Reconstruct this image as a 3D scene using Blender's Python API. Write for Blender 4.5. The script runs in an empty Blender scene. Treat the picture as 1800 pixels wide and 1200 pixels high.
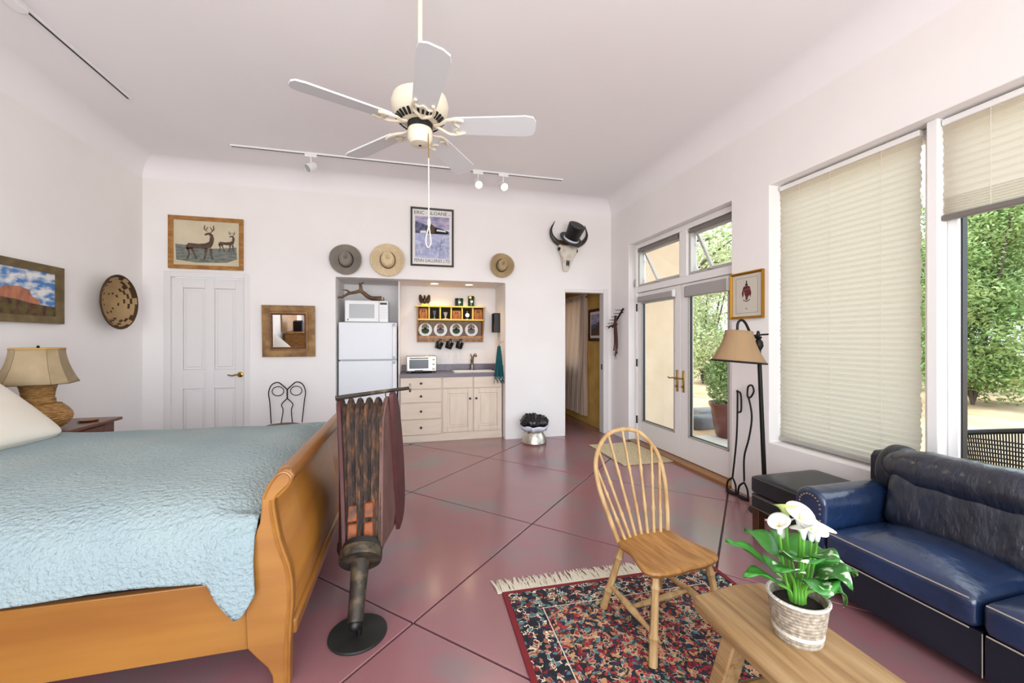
import bpy, bmesh, math, random
from mathutils import Vector, Matrix, Euler
R = math.radians
S = bpy.context.scene
C = bpy.context.collection
rnd = random.Random(7)
# ---------------------------------------------------------------- camera, sky, sun, exposure
cam = bpy.data.objects.new('camera', bpy.data.cameras.new('camera')); C.objects.link(cam)
cam.location = (0, 0, 1.36); cam.rotation_euler = (R(90), 0, R(-14.3))
cam.data.lens = 14.2; cam.data.sensor_width = 36; cam.data.shift_y = -0.0011; cam.data.clip_start = .02
S.camera = cam
W = bpy.data.worlds.new('sky'); S.world = W; W.use_nodes = True
W.node_tree.nodes['Background'].inputs[0].default_value = (.80, .90, 1, 1)
W.node_tree.nodes['Background'].inputs[1].default_value = 3.3
sun = bpy.data.objects.new('sun', bpy.data.lights.new('sun', 'SUN')); C.objects.link(sun)
sun.data.energy = 4.2; sun.data.angle = R(1); sun.data.color = (1, .93, .82)
sun.rotation_euler = Vector((.5, -.62, -.95)).to_track_quat('-Z', 'Y').to_euler()
# fill light added at the unseen rear window, tilted up to lift the ceiling
dl = bpy.data.objects.new('window_daylight', bpy.data.lights.new('window_daylight', 'AREA')); C.objects.link(dl)
dl.data.shape = 'RECTANGLE'; dl.data.size = 4.4; dl.data.size_y = 2.5; dl.data.energy = 195; dl.data.color = (.93, .96, 1)
dl.location = (.05, -1.72, 1.6); dl.rotation_euler = (R(106), 0, R(14))
S.view_settings.view_transform = 'Standard'; S.view_settings.look = 'None'
S.view_settings.exposure = 0.06; S.view_settings.gamma = 1; S.view_settings.use_curve_mapping = False

# ---------------------------------------------------------------- materials
def LR(h):
    h = h.lstrip('#'); o = []
    for i in (0, 2, 4):
        c = int(h[i:i+2], 16) / 255
        o.append(c / 12.92 if c <= .04045 else ((c + .055) / 1.055) ** 2.4)
    return (*o, 1)
MATS = {}
TONE = .86                                   # finish depth of the coloured indoor finishes
OUT = {'dirt', 'patio', 'stone', 'potglaze', 'bark', 'leafa', 'leafb', 'leafc', 'leafd', 'stucco', 'roof', 'steel', 'nickel', 'brass', 'gold', 'nail', 'hammered', 'mirror', 'leaf', 'leafspot', 'stem', 'yellowwall', 'granite', 'ovenwindow', 'black', 'teal', 'yellowpaint', 'sofa', 'sofaback', 'shadefabric', 'bronze', 'alu', 'lsky', 'psky', 'psnow', 'maple', 'maplex'}
_cur = ['']
def L(h):
    c = LR(h); lum = .2126 * c[0] + .7152 * c[1] + .0722 * c[2]
    T_ = .66 if _cur[0] in ('honey', 'honeyx', 'quilt') else TONE
    k = 1 if _cur[0] in OUT else T_ + (1 - T_) * max(0, min(1, (lum - .40) / .3))
    return (c[0] * k, c[1] * k, c[2] * k, 1)
def mat(name, col, rough=.5, metal=0, col2=None, ns=6, st=(1, 1, 1), lo=.35, hi=.65, bump=0, bs=None, bst=None,
        coat=0, emit=None, es=0, trans=0, spec=.5, det=5, vor=False, col3=None, sheen=0, bd=.01):
    _cur[0] = name; m = bpy.data.materials.new(name); m.use_nodes = True; nt = m.node_tree; N = nt.nodes; K = nt.links
    b = N['Principled BSDF']; MATS[name] = m
    b.inputs['Base Color'].default_value = L(col); b.inputs['Roughness'].default_value = rough
    b.inputs['Metallic'].default_value = metal; b.inputs['Coat Weight'].default_value = coat
    b.inputs['Coat Roughness'].default_value = .15; b.inputs['Specular IOR Level'].default_value = spec
    b.inputs['Sheen Weight'].default_value = sheen
    if emit: b.inputs['Emission Color'].default_value = L(emit); b.inputs['Emission Strength'].default_value = es
    if trans: b.inputs['Transmission Weight'].default_value = trans
    tc = None
    def coord(stv):
        nonlocal tc
        if tc is None: tc = N.new('ShaderNodeTexCoord')
        mp = N.new('ShaderNodeMapping'); mp.inputs['Scale'].default_value = stv
        K.new(tc.outputs['Object'], mp.inputs['Vector']); return mp.outputs['Vector']
    def noise(scale, stv, d=det):
        if vor:
            t = N.new('ShaderNodeTexVoronoi'); t.inputs['Scale'].default_value = scale
            K.new(coord(stv), t.inputs['Vector']); return t.outputs['Color']
        t = N.new('ShaderNodeTexNoise'); t.inputs['Scale'].default_value = scale; t.inputs['Detail'].default_value = d
        K.new(coord(stv), t.inputs['Vector']); return t.outputs['Fac']
    if col2:
        r = N.new('ShaderNodeValToRGB'); e = r.color_ramp.elements
        e[0].position = lo; e[0].color = L(col); e[1].position = hi; e[1].color = L(col2)
        if col3: q = e.new((lo + hi) / 2); q.color = L(col3)
        K.new(noise(ns, st), r.inputs['Fac']); K.new(r.outputs['Color'], b.inputs['Base Color'])
    if bump:
        bn = N.new('ShaderNodeBump'); bn.inputs['Strength'].default_value = bump; bn.inputs['Distance'].default_value = bd
        t = N.new('ShaderNodeTexNoise'); t.inputs['Scale'].default_value = bs or ns * 4; t.inputs['Detail'].default_value = 4
        K.new(coord(bst or st), t.inputs['Vector'])
        K.new(t.outputs['Fac'], bn.inputs['Height']); K.new(bn.outputs['Normal'], b.inputs['Normal'])
    return m
mat('plaster', '#f3f0ee', .9, col2='#efebe9', ns=1.3, bump=.06, bs=14)
mat('ceil', '#f5f3f4', .9, col2='#f2eff1', ns=.8)
mat('whitepaint', '#e6e3e2', .45)
mat('framepaint', '#efedeb', .4)
mat('yellowwall', '#d9b566', .85, col2='#c59c4c', ns=4)
mat('stucco', '#d9c4aa', .95, col2='#d2bb9f', ns=3, bump=.3, bs=60)
mat('slab', '#96696c', .24, col2='#807a7a', col3='#9a6a70', ns=1.7, lo=.32, hi=.70, bump=.05, bs=9, coat=.35, det=9)
mat('joint', '#574045', .7)
mat('honey', '#c28436', .38, col2='#a4672a', ns=2.2, st=(1, .25, 3), bump=.03, coat=.25)
mat('honeyx', '#c5883a', .38, col2='#a96c2d', ns=2.2, st=(.35, 3, 3), bump=.03, coat=.25)
mat('oakframe', '#bd863f', .5, col2='#97642a', ns=5, st=(2, 2, 6), bump=.1)
mat('rustic', '#b58e57', .6, col2='#835d33', ns=9, st=(1, 1, 1), bump=.25, bs=30)
mat('pine', '#c08a4a', .5, col2='#9c6830', ns=5, st=(5, 1, 1))
mat('yellowpaint', '#e0c25c', .5)
mat('greyboard', '#9a8570', .7, col2='#84705c', ns=8, st=(6, 1, 1))
mat('bench', '#bb9a70', .6, col2='#7d5e3e', col3='#a98557', ns=4, st=(9, .55, 9), bump=.4, bs=12, bst=(9, .5, 9), lo=.28, hi=.76)
mat('chairwood', '#c9a877', .55, col2='#ab8450', ns=8, st=(3, 3, 1), bump=.08)
mat('seatwood', '#bd8a4e', .5, col2='#99672f', ns=5, st=(8, 1, 4), bump=.15, bst=(10, 1, 4), bs=8)
mat('darkwood', '#5a3119', .4, col2='#40200f', ns=5, st=(4, 4, 1))
mat('cherry', '#7d4527', .35, col2='#5d2f18', ns=4, st=(1, 5, 5), coat=.2)
mat('redboard', '#5b2a2a', .6, col2='#472020', ns=5, bump=.15)
mat('mauveboard', '#7b5850', .7, col2='#664640', ns=5, bump=.15)
mat('leatherold', '#2a211e', .6, col2='#8f5a30', col3='#4f382a', ns=6, st=(6, 6, .9), lo=.36, hi=.72, bump=.6, bs=35)
mat('leatherpatch', '#9a4e1a', .6, col2='#3a2416', ns=12, bump=.4, bs=40)
mat('sofa', '#1d3358', .27, col2='#15243f', ns=3.5, bump=.5, bs=9, bd=.02, spec=.7, coat=.25)
mat('sofadark', '#1f2534', .38, col2='#191e2b', ns=4, bump=.12, bs=14)
mat('sofaback', '#1d2433', .28, col2='#161b27', ns=4, bump=.8, bd=.025, spec=.7, coat=.2, bs=7, bst=(1, 2.4, 1))
mat('ottleather', '#23262b', .36, col2='#1c1e23', ns=6, bump=.1)
mat('piping', '#a79e90', .6)
mat('nail', '#d2c39a', .3, 1)
mat('quilt', '#b3c3c2', .9, col2='#a8bdc2', ns=1.5, bump=1, bs=62, bd=.018)
mat('sheet', '#e6e6ee', .8)
mat('pillow', '#ece6da', .85, col2='#e5decf', ns=3, bump=.15, bs=10)
mat('white', '#eeeeee', .4)
mat('appliance', '#e3e7ec', .35, bump=.02, bs=150)
mat('blade', '#dfe3e6', .45)
mat('cream', '#e4dcc6', .4)
mat('black', '#0e0e0f', .45)
mat('iron', '#151413', .5, .4, bump=.1, bs=40)
mat('blackgloss', '#0b0b0c', .12, coat=.4)
mat('steel', '#b9b8b5', .28, 1)
mat('nickel', '#8f877b', .3, 1)
mat('brass', '#a8843c', .28, 1)
mat('oldmetal', '#4b453e', .5, .7, col2='#8d7c63', ns=14, lo=.5, hi=.75, bump=.2)
mat('discmetal', '#3c3d3a', .5, .5, col2='#2e2f2e', ns=6)
mat('hammered', '#c9c4b8', .28, 1, bump=.5, bs=45)
mat('bag', '#0c0c0d', .25, bump=.9, bs=16)
mat('bagwhite', '#dfe6f2', .4)
mat('maple', '#e6d6c4', .5, col2='#decdb9', ns=4, st=(4, 4, .7))
mat('maplex', '#e6d6c4', .5, col2='#dfceba', ns=4, st=(.7, 4, 4))
mat('granite', '#5c5560', .3, col2='#a59aa5', col3='#6b6370', ns=160, lo=.35, hi=.75, det=2)
mat('wicker', '#c99c5e', .7, col2='#966a36', ns=28, st=(1, 1, 3), bump=.4, bs=60)
mat('parch', '#a8916d', .8, col2='#8f7a5b', ns=6)
mat('parch2', '#bda886', .8, col2='#a8936f', ns=6)
mat('bamboo', '#c99f5c', .5)
mat('shadecloth', '#a98a66', .85)
mat('greyfelt', '#928a80', .95, col2='#888076', ns=9)
mat('straw', '#dfcba6', .8, col2='#d5be96', ns=40, st=(1, 1, 1))
mat('tanfelt', '#bba37c', .9, col2='#ae956d', ns=10)
mat('bone', '#dcd6ca', .7, col2='#b8ab98', ns=9, lo=.45, hi=.75, bump=.3)
mat('horn', '#1f1a17', .45, col2='#4a3f35', ns=10)
mat('fur', '#6b421f', 1, col2='#3f2712', ns=30)
mat('basketl', '#bb9d70', .85, bump=.5, bs=70)
mat('basketd', '#4c3319', .85, bump=.5, bs=70)
mat('jute', '#d3c3a2', .95, col2='#b8a47e', ns=60, bump=.8, bs=90)
mat('rope', '#b9ac99', .95, col2='#8e8272', ns=70, bump=.6, bs=90)
mat('ropewhite', '#d9d2c6', .95, bump=.5, bs=90)
mat('fringe', '#d8cfbc', .95)
mat('soil', '#2a211b', 1, bump=1, bs=40)
mat('leaf', '#2c6b22', .4, col2='#3f8a2e', ns=12)
mat('leafspot', '#2f7526', .4, col2='#cfe3bd', ns=38, lo=.60, hi=.66, det=1)
mat('stem', '#5c9a35', .45)
mat('petal', '#f2f2ea', .5)
mat('petalg', '#bcd07a', .5)
mat('spadix', '#e2c34a', .6)
mat('rugred', '#7e1d28', .95, bump=.3, bs=120)
mat('paper', '#d8ccb2', .9, col2='#cdbf9f', ns=3)
mat('paperwhite', '#e4e3e0', .85)
mat('papergrey', '#cfc9bb', .85)
mat('printdark', '#4e463f', .9, col2='#6b5546', ns=25)
mat('printbrown', '#6b5546', .9, col2='#55443a', ns=20)
mat('printground', '#8d8f84', .95, col2='#66706c', ns=14, st=(1, 1, 3))
mat('ink', '#1d1b1c', .9)
mat('inkred', '#8a2328', .9, col2='#3a2a2c', ns=60)
mat('inkgreen', '#3f5a35', .9)
mat('psky', '#7f86ac', .9, col2='#c9b9cc', ns=7, st=(1, 1, 4))
mat('psnow', '#9fa9cf', .9, col2='#c8c9e0', ns=10, st=(1, 1, 2))
mat('phill', '#4c5068', .9, col2='#7d7f9c', ns=40)
mat('lsky', '#4f83bd', .8, col2='#e6e4e2', ns=9, st=(1, 1, 2), lo=.42, hi=.6)
mat('lmesa', '#cf8a62', .8, col2='#a76a58', ns=25, st=(1, 1, .4))
mat('lground', '#5c6a34', .8, col2='#2a2420', col3='#6b4a30', ns=18, lo=.3, hi=.7)
mat('goldframe', '#84714a', .5, .3, col2='#6b593a', ns=10)
mat('gold', '#b98a35', .3, 1)
mat('blackframe', '#3a322d', .5)
mat('windowglassdark', '#6d7f92', .12, coat=.3)
mat('ovenwindow', '#2b3944', .2)
mat('panelgrey', '#b4b7b9', .3)
mat('greenjar', '#0f3325', .12, coat=.4)
mat('eagle', '#4a3420', .4, .4, col2='#2a1d12', ns=20)
mat('teal', '#14545a', .95, bump=.4, bs=90)
mat('orangebox', '#c07a35', .6, col2='#8e4f1e', ns=14, st=(6, 1, 1))
mat('cubby', '#2b1f19', .8)
mat('bottle', '#b5703a', .4)
mat('antler', '#8a6e52', .5, col2='#503c2c', ns=9, bump=.3, bs=30)
mat('curtain', '#d7c0ad', .9)
mat('shadefabric', '#a8a4a2', .8)
mat('leatherstrap', '#4a2315', .5)
mat('dirt', '#cbb191', .95, col2='#b2926e', ns=1.2, bump=.4, bs=8)
mat('patio', '#c9c3ba', .8, col2='#b7b0a6', ns=2)
mat('stone', '#77777a', .9, col2='#5f6063', ns=4, bump=.5)
mat('potglaze', '#5d2b26', .3, col2='#6e3a30', ns=4, coat=.2)
mat('bark', '#6a6058', .95, col2='#4c443d', ns=8, st=(3, 3, .6), bump=.8)
mat('leafa', '#8fa455', .7, col2='#c3cc8e', ns=1.5)
mat('leafb', '#6c8f4a', .7, col2='#a3b878', ns=1.5)
mat('leafc', '#9fb373', .7, col2='#d3d9b0', ns=1.5)
mat('leafd', '#c3caa5', .7, col2='#a2b37c', ns=2)
mat('roof', '#8d8378', .9)
mat('wickerblack', '#1d1c1c', .6)
mat('bulb', '#fff2d8', .4, emit='#ffe2ae', es=12)
mat('downlight', '#fff2d8', .4, emit='#ffd9a0', es=9)
def glassmat(name, tint=(1, 1, 1, 1), refl=.06):
    m = bpy.data.materials.new(name); m.use_nodes = True; nt = m.node_tree; N = nt.nodes; N.clear(); K = nt.links
    o = N.new('ShaderNodeOutputMaterial'); a = N.new('ShaderNodeBsdfTransparent'); g = N.new('ShaderNodeBsdfGlossy')
    g.inputs['Roughness'].default_value = .02; a.inputs[0].default_value = tint
    fr = N.new('ShaderNodeFresnel'); fr.inputs[0].default_value = 1.3
    ge = N.new('ShaderNodeNewGeometry'); f = N.new('ShaderNodeMath'); f.operation = 'MULTIPLY'; iv = N.new('ShaderNodeMath'); iv.operation = 'SUBTRACT'; iv.inputs[0].default_value = 1
    K.new(ge.outputs['Backfacing'], iv.inputs[1]); K.new(fr.outputs[0], f.inputs[0]); K.new(iv.outputs[0], f.inputs[1])
    x = N.new('ShaderNodeMixShader'); K.new(f.outputs[0], x.inputs[0]); K.new(a.outputs[0], x.inputs[1]); K.new(g.outputs[0], x.inputs[2])
    K.new(x.outputs[0], o.inputs[0]); MATS[name] = m
glassmat('glass', (.97, .985, .98, 1))
def clothmat(name, col, tr=.55, bs=200):
    m = mat(name, col, .9); nt = m.node_tree; N = nt.nodes; K = nt.links
    b = N['Principled BSDF']; t = N.new('ShaderNodeBsdfTranslucent'); t.inputs[0].default_value = L(col)
    x = N.new('ShaderNodeMixShader'); x.inputs[0].default_value = tr
    K.new(b.outputs[0], x.inputs[1]); K.new(t.outputs[0], x.inputs[2]); K.new(x.outputs[0], N['Material Output'].inputs[0])
clothmat('blindcloth', '#d6cfbf', .48)
clothmat('curtaincloth', '#dcc6b4', .5)
# the rug's woven pattern: curling outlined flower patches in many colours
def rugmat(name, stops, scale, line='#cbb894'):
    m = mat(name, '#7e1d28', .95, bump=.35, bs=140); nt = m.node_tree; N = nt.nodes; K = nt.links; b = N['Principled BSDF']
    tc = N.new('ShaderNodeTexCoord'); nz = N.new('ShaderNodeTexNoise'); nz.inputs['Scale'].default_value = 16; nz.inputs['Detail'].default_value = 2
    K.new(tc.outputs['Object'], nz.inputs['Vector'])
    ad = N.new('ShaderNodeVectorMath'); ad.operation = 'MULTIPLY_ADD'; ad.inputs[1].default_value = (.07, .07, 0)
    K.new(nz.outputs['Color'], ad.inputs[0]); K.new(tc.outputs['Object'], ad.inputs[2])
    v = N.new('ShaderNodeTexVoronoi'); v.inputs['Scale'].default_value = scale; K.new(ad.outputs[0], v.inputs['Vector'])
    sp = N.new('ShaderNodeSeparateColor'); K.new(v.outputs['Color'], sp.inputs[0])
    cr = N.new('ShaderNodeValToRGB'); cr.color_ramp.interpolation = 'CONSTANT'; e = cr.color_ramp.elements
    e[0].position = 0; e[0].color = L(stops[0]); e[1].position = 1 / len(stops); e[1].color = L(stops[1])
    for i, c in enumerate(stops[2:]): q = e.new((i + 2) / len(stops)); q.color = L(c)
    K.new(sp.outputs[0], cr.inputs[0])
    d = N.new('ShaderNodeTexVoronoi'); d.feature = 'DISTANCE_TO_EDGE'; d.inputs['Scale'].default_value = scale; K.new(ad.outputs[0], d.inputs['Vector'])
    c2 = N.new('ShaderNodeValToRGB'); c2.color_ramp.interpolation = 'CONSTANT'; e = c2.color_ramp.elements
    e[0].position = 0; e[0].color = (1, 1, 1, 1); e[1].position = .055; e[1].color = (0, 0, 0, 1)
    K.new(d.outputs['Distance'], c2.inputs[0])
    n2 = N.new('ShaderNodeTexNoise'); n2.inputs['Scale'].default_value = 22; K.new(tc.outputs['Object'], n2.inputs['Vector'])
    c3 = N.new('ShaderNodeValToRGB'); c3.color_ramp.interpolation = 'CONSTANT'; e = c3.color_ramp.elements
    e[0].position = 0; e[0].color = L('#17161f'); e[1].position = .52; e[1].color = L(line); K.new(n2.outputs[0], c3.inputs[0])
    mx = N.new('ShaderNodeMix'); mx.data_type = 'RGBA'; K.new(c2.outputs[0], mx.inputs[0]); K.new(cr.outputs[0], mx.inputs[6]); K.new(c3.outputs[0], mx.inputs[7])
    K.new(mx.outputs[2], b.inputs['Base Color'])
rugmat('rugfield', ['#262a42', '#9c2a34', '#c07a52', '#1d1c26', '#a8343c', '#5a7f82', '#2b3350', '#c99468', '#7d1f2e', '#3b3a34'], 62)
rugmat('rugborder', ['#1b1c28', '#23283f', '#7d2029', '#5a7c7e', '#1b1b22', '#a86a52', '#262238'], 52, '#e6d8b8')

# ---------------------------------------------------------------- mesh helpers
class MB:
    def __init__(s): s.v = []; s.f = []; s.mi = []; s.cur = 0
    def add(s, vs, fs):
        o = len(s.v); s.v += [tuple(p) for p in vs]
        for f in fs: s.f.append(tuple(i + o for i in f)); s.mi.append(s.cur)
        return s
    def box(s, x0, x1, y0, y1, z0, z1, M=None):
        p = [(x, y, z) for x in (x0, x1) for y in (y0, y1) for z in (z0, z1)]
        if M: p = [M @ Vector(q) for q in p]
        return s.add(p, [(0, 1, 3, 2), (4, 6, 7, 5), (0, 4, 5, 1), (2, 3, 7, 6), (0, 2, 6, 4), (1, 5, 7, 3)])
    def tube(s, pts, r, n=8, closed=False, flat=1):
        pts = [Vector(p) for p in pts]; m = len(pts); rs = r if isinstance(r, (list, tuple)) else [r] * m
        vs = []; up = None
        for i, p in enumerate(pts):
            a = pts[(i - 1) % m] if (closed or i > 0) else p; b = pts[(i + 1) % m] if (closed or i < m - 1) else p
            t = (b - a).normalized()
            if up is None: up = t.orthogonal().normalized()
            up = (up - t * up.dot(t))
            up = up.normalized() if up.length > 1e-6 else t.orthogonal().normalized()
            sd = t.cross(up)
            for k in range(n):
                an = 2 * math.pi * k / n
                vs.append(p + (up * math.cos(an) * flat + sd * math.sin(an)) * rs[i])
        fs = []
        for i in range(m if closed else m - 1):
            j = (i + 1) % m
            for k in range(n): fs.append((i * n + k, i * n + (k + 1) % n, j * n + (k + 1) % n, j * n + k))
        if not closed: fs += [tuple(range(n))[::-1], tuple((m - 1) * n + k for k in range(n))]
        return s.add(vs, fs)
    def lathe(s, prof, c=(0, 0, 0), n=24, M=None, sx=1, sy=1):
        vs = []; M = M or Matrix.Identity(3); c = Vector(c)
        for (r, z) in prof:
            for k in range(n):
                a = 2 * math.pi * k / n; vs.append(c + M @ Vector((r * math.cos(a) * sx, r * math.sin(a) * sy, z)))
        fs = [(i * n + k, i * n + (k + 1) % n, (i + 1) * n + (k + 1) % n, (i + 1) * n + k) for i in range(len(prof) - 1) for k in range(n)]
        fs += [tuple(range(n))[::-1], tuple((len(prof) - 1) * n + k for k in range(n))]
        return s.add(vs, fs)
    def prism(s, poly, fn, a, b):            # fn(u, v, w) -> point
        n = len(poly)
        vs = [fn(u, v, a) for u, v in poly] + [fn(u, v, b) for u, v in poly]
        return s.add(vs, [tuple(range(n)), tuple(range(2 * n - 1, n - 1, -1))] + [(i, i + n, (i + 1) % n + n, (i + 1) % n) for i in range(n)])
    def grid(s, fn, nu, nv, cu=False, cv=False):   # fn(i, j)
        vs = [fn(i, j) for i in range(nu) for j in range(nv)]; fs = []
        for i in range(nu if cu else nu - 1):
            for j in range(nv if cv else nv - 1):
                a, b = (i + 1) % nu, (j + 1) % nv
                fs.append((i * nv + j, a * nv + j, a * nv + b, i * nv + b))
        return s.add(vs, fs)
    def ell(s, c, rx, ry, rz, n=14, m=8, M=None):
        prof = [(math.sin(math.pi * i / m), -math.cos(math.pi * i / m)) for i in range(m + 1)]
        vs = []; c = Vector(c); M = M or Matrix.Identity(3)
        for r, z in prof:
            for k in range(n):
                a = 2 * math.pi * k / n; vs.append(c + M @ Vector((rx * r * math.cos(a), ry * r * math.sin(a), rz * z)))
        return s.add(vs, [(i * n + k, i * n + (k + 1) % n, (i + 1) * n + (k + 1) % n, (i + 1) * n + k) for i in range(m) for k in range(n)])
    def rbox(s, x0, x1, y0, y1, z0, z1, r=.04, n=8, crown=0, M=None, fn=None):
        h = Vector(((x1 - x0) / 2, (y1 - y0) / 2, (z1 - z0) / 2)); c = Vector(((x0 + x1) / 2, (y0 + y1) / 2, (z0 + z1) / 2)); idx = {}; vs = []; fs = []
        def vert(p):
            k = tuple(round(q, 5) for q in p)
            if k in idx: return idx[k]
            pos = Vector((p[0] * h.x, p[1] * h.y, p[2] * h.z))
            inn = Vector([max(-(h[i] - r), min(h[i] - r, pos[i])) for i in range(3)]); d = pos - inn
            if d.length > 1e-9: pos = inn + d.normalized() * r
            if crown: pos.z += crown * (1 - p[0] ** 2) * (1 - p[1] ** 2) * (1 if p[2] > 0 else 0) * max(0, p[2])
            q = c + pos
            if fn: q = fn(q)
            if M: q = M @ q
            idx[k] = len(vs); vs.append(q); return idx[k]
        e = [-1 + 2 * i / n for i in range(n + 1)]
        def spread(t): return math.copysign(1 - (1 - abs(t)) ** 1.4, t)
        e = [spread(t) for t in e]
        for ax in range(3):
            for sg in (-1, 1):
                for i in range(n):
                    for j in range(n):
                        q = []
                        for a, b in ((e[i], e[j]), (e[i + 1], e[j]), (e[i + 1], e[j + 1]), (e[i], e[j + 1])):
                            p = [0, 0, 0]; p[ax] = sg; p[(ax + 1) % 3] = a; p[(ax + 2) % 3] = b; q.append(vert(p))
                        fs.append(tuple(q) if sg > 0 else tuple(q[::-1]))
        return s.add(vs, fs)
def obj(name, mb, m, parent=None, smooth=35, bev=0, seg=2, sub=0, sol=0, kind=None, label=None, ang=30):
    me = bpy.data.meshes.new(name); me.from_pydata(mb.v, [], mb.f)
    ms = m if isinstance(m, (list, tuple)) else [m]
    for k in ms: me.materials.append(MATS[k])
    if len(ms) > 1: me.polygons.foreach_set('material_index', mb.mi)
    bm = bmesh.new(); bm.from_mesh(me); bmesh.ops.recalc_face_normals(bm, faces=bm.faces); bm.to_mesh(me); bm.free()
    if smooth: me.shade_smooth(); me.set_sharp_from_angle(angle=R(smooth))
    o = bpy.data.objects.new(name, me); C.objects.link(o)
    if parent: o.parent = parent
    if sol: q = o.modifiers.new('solid', 'SOLIDIFY'); q.thickness = sol; q.offset = 0
    if bev:
        q = o.modifiers.new('bevel', 'BEVEL'); q.width = bev; q.segments = seg; q.limit_method = 'ANGLE'; q.angle_limit = R(ang)
    if sub: q = o.modifiers.new('sub', 'SUBSURF'); q.levels = sub; q.render_levels = sub
    if kind: o['kind'] = kind
    if label: o['label'] = label
    return o
def tag(o, label, cat, group=None):
    o['label'] = label; o['category'] = cat
    if group: o['group'] = group
    return o
def thing(name, label, cat, loc=(0, 0, 0), rot=(0, 0, 0), group=None):
    o = bpy.data.objects.new(name, None); C.objects.link(o); o.location = loc; o.rotation_euler = rot
    return tag(o, label, cat, group)
def struct(name, mb=None, m=None, label=None, **k):
    if mb: o = obj(name, mb, m, **k)
    else: o = bpy.data.objects.new(name, None); C.objects.link(o)
    o['kind'] = 'structure'
    if label: o['label'] = label
    return o
def bx(*a): return MB().box(*a)
def tb(*a, **k): return MB().tube(*a, **k)
def lt(*a, **k): return MB().lathe(*a, **k)
def smoothpath(pts, n=6):                      # Catmull-Rom
    P = [Vector(p) for p in pts]; P = [P[0] * 2 - P[1]] + P + [P[-1] * 2 - P[-2]]; o = []
    for i in range(1, len(P) - 2):
        a, b, c, d = P[i - 1:i + 3]
        for k in range(n):
            t = k / n; o.append(.5 * ((2 * b) + (c - a) * t + (2 * a - 5 * b + 4 * c - d) * t * t + (3 * b - a - 3 * c + d) * t ** 3))
    o.append(P[-2]); return o
def lettering(name, s, size, M, m, parent, width=None):
    cu = bpy.data.curves.new(name, 'FONT'); cu.body = s; cu.size = size; cu.align_x = 'CENTER'; cu.align_y = 'CENTER'
    t = bpy.data.objects.new(name, cu); C.objects.link(t); bpy.context.view_layer.update()
    me = bpy.data.meshes.new_from_object(t.evaluated_get(bpy.context.evaluated_depsgraph_get())); bpy.data.objects.remove(t)
    xs = [v.co.x for v in me.vertices]; k = (width / (max(xs) - min(xs))) if width else 1
    cx = (max(xs) + min(xs)) / 2
    for v in me.vertices: v.co = M @ Vector(((v.co.x - cx) * k, v.co.y, 0))
    me.materials.append(MATS[m]); o = bpy.data.objects.new(name, me); C.objects.link(o); o.parent = parent; return o
def frame4(w, h, t, d, prof=None):               # rectangular frame ring in local XZ, centre 0, outer w x h, member t, depth -d..0 in y
    mb = MB()
    prof = prof or [(0, 0), (0, -d), (t * .35, -d), (t, -d * .55), (t, 0)]
    n = len(prof); cs = [(-1, -1), (1, -1), (1, 1), (-1, 1)]
    vs = [((w / 2 - u) * cx, y, (h / 2 - u) * cz) for cx, cz in cs for u, y in prof]
    fs = [(i * n + k, i * n + (k + 1) % n, ((i + 1) % 4) * n + (k + 1) % n, ((i + 1) % 4) * n + k) for i in range(4) for k in range(n)]
    return mb.add(vs, fs)
# ---------------------------------------------------------------- the room shell
XL, XR, YB, YF, ZC = -2.89, 2.88, 5.40, -1.70, 3.38
mat('bronze', '#7d7873', .45, .3)
mat('alu', '#b9b6b1', .4, .3)
def wall_cells(u0, u1, v0, v1, holes, t, fn):
    us = sorted({u0, u1} | {q for h in holes for q in h[:2]}); vs_ = sorted({v0, v1} | {q for h in holes for q in h[2:]})
    us = [u for u in us if u0 <= u <= u1]; vs_ = [v for v in vs_ if v0 <= v <= v1]
    def solid(i, j):
        if not (0 <= i < len(us) - 1 and 0 <= j < len(vs_) - 1): return False
        a, b = (us[i] + us[i + 1]) / 2, (vs_[j] + vs_[j + 1]) / 2
        return not any(h[0] < a < h[1] and h[2] < b < h[3] for h in holes)
    idx = {}; V = []; F = []
    def vt(u, v, w):
        if (u, v, w) not in idx: idx[(u, v, w)] = len(V); V.append(fn(u, v, w))
        return idx[(u, v, w)]
    for i in range(len(us) - 1):
        for j in range(len(vs_) - 1):
            if not solid(i, j): continue
            a, b, c, d = us[i], us[i + 1], vs_[j], vs_[j + 1]
            F.append((vt(a, c, 0), vt(b, c, 0), vt(b, d, 0), vt(a, d, 0))); F.append((vt(a, d, t), vt(b, d, t), vt(b, c, t), vt(a, c, t)))
            for ii, jj, p, q in ((i - 1, j, (a, c), (a, d)), (i + 1, j, (b, d), (b, c)), (i, j - 1, (b, c), (a, c)), (i, j + 1, (a, d), (b, d))):
                if not solid(ii, jj): F.append((vt(*p, 0), vt(*q, 0), vt(*q, t), vt(*p, t)))
    return MB().add(V, F)
NX0, NX1, NZ = -.883, 1.28, 2.15            # kitchen niche
DX0, DX1, DZ = 2.165, 2.765, 2.06           # doorway to the passage
CX0, CX1, CZ = -2.635, -1.873, 2.095        # closet door
struct('wall_back', wall_cells(XL - .2, XR + .02, -.01, ZC + .15, [(NX0, NX1, -.01, NZ), (DX0, DX1, -.01, DZ), (CX0, CX1, -.01, CZ)], .12,
       lambda u, v, w: (u, YB + w, v)), 'plaster', 'white plastered back wall with kitchen niche and doorways', bev=.012, seg=3, ang=60)
struct('wall_left', bx(XL - .15, XL, YF - .2, YB + .05, -.01, ZC + .15), 'plaster', 'white plastered wall behind the bed')
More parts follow.
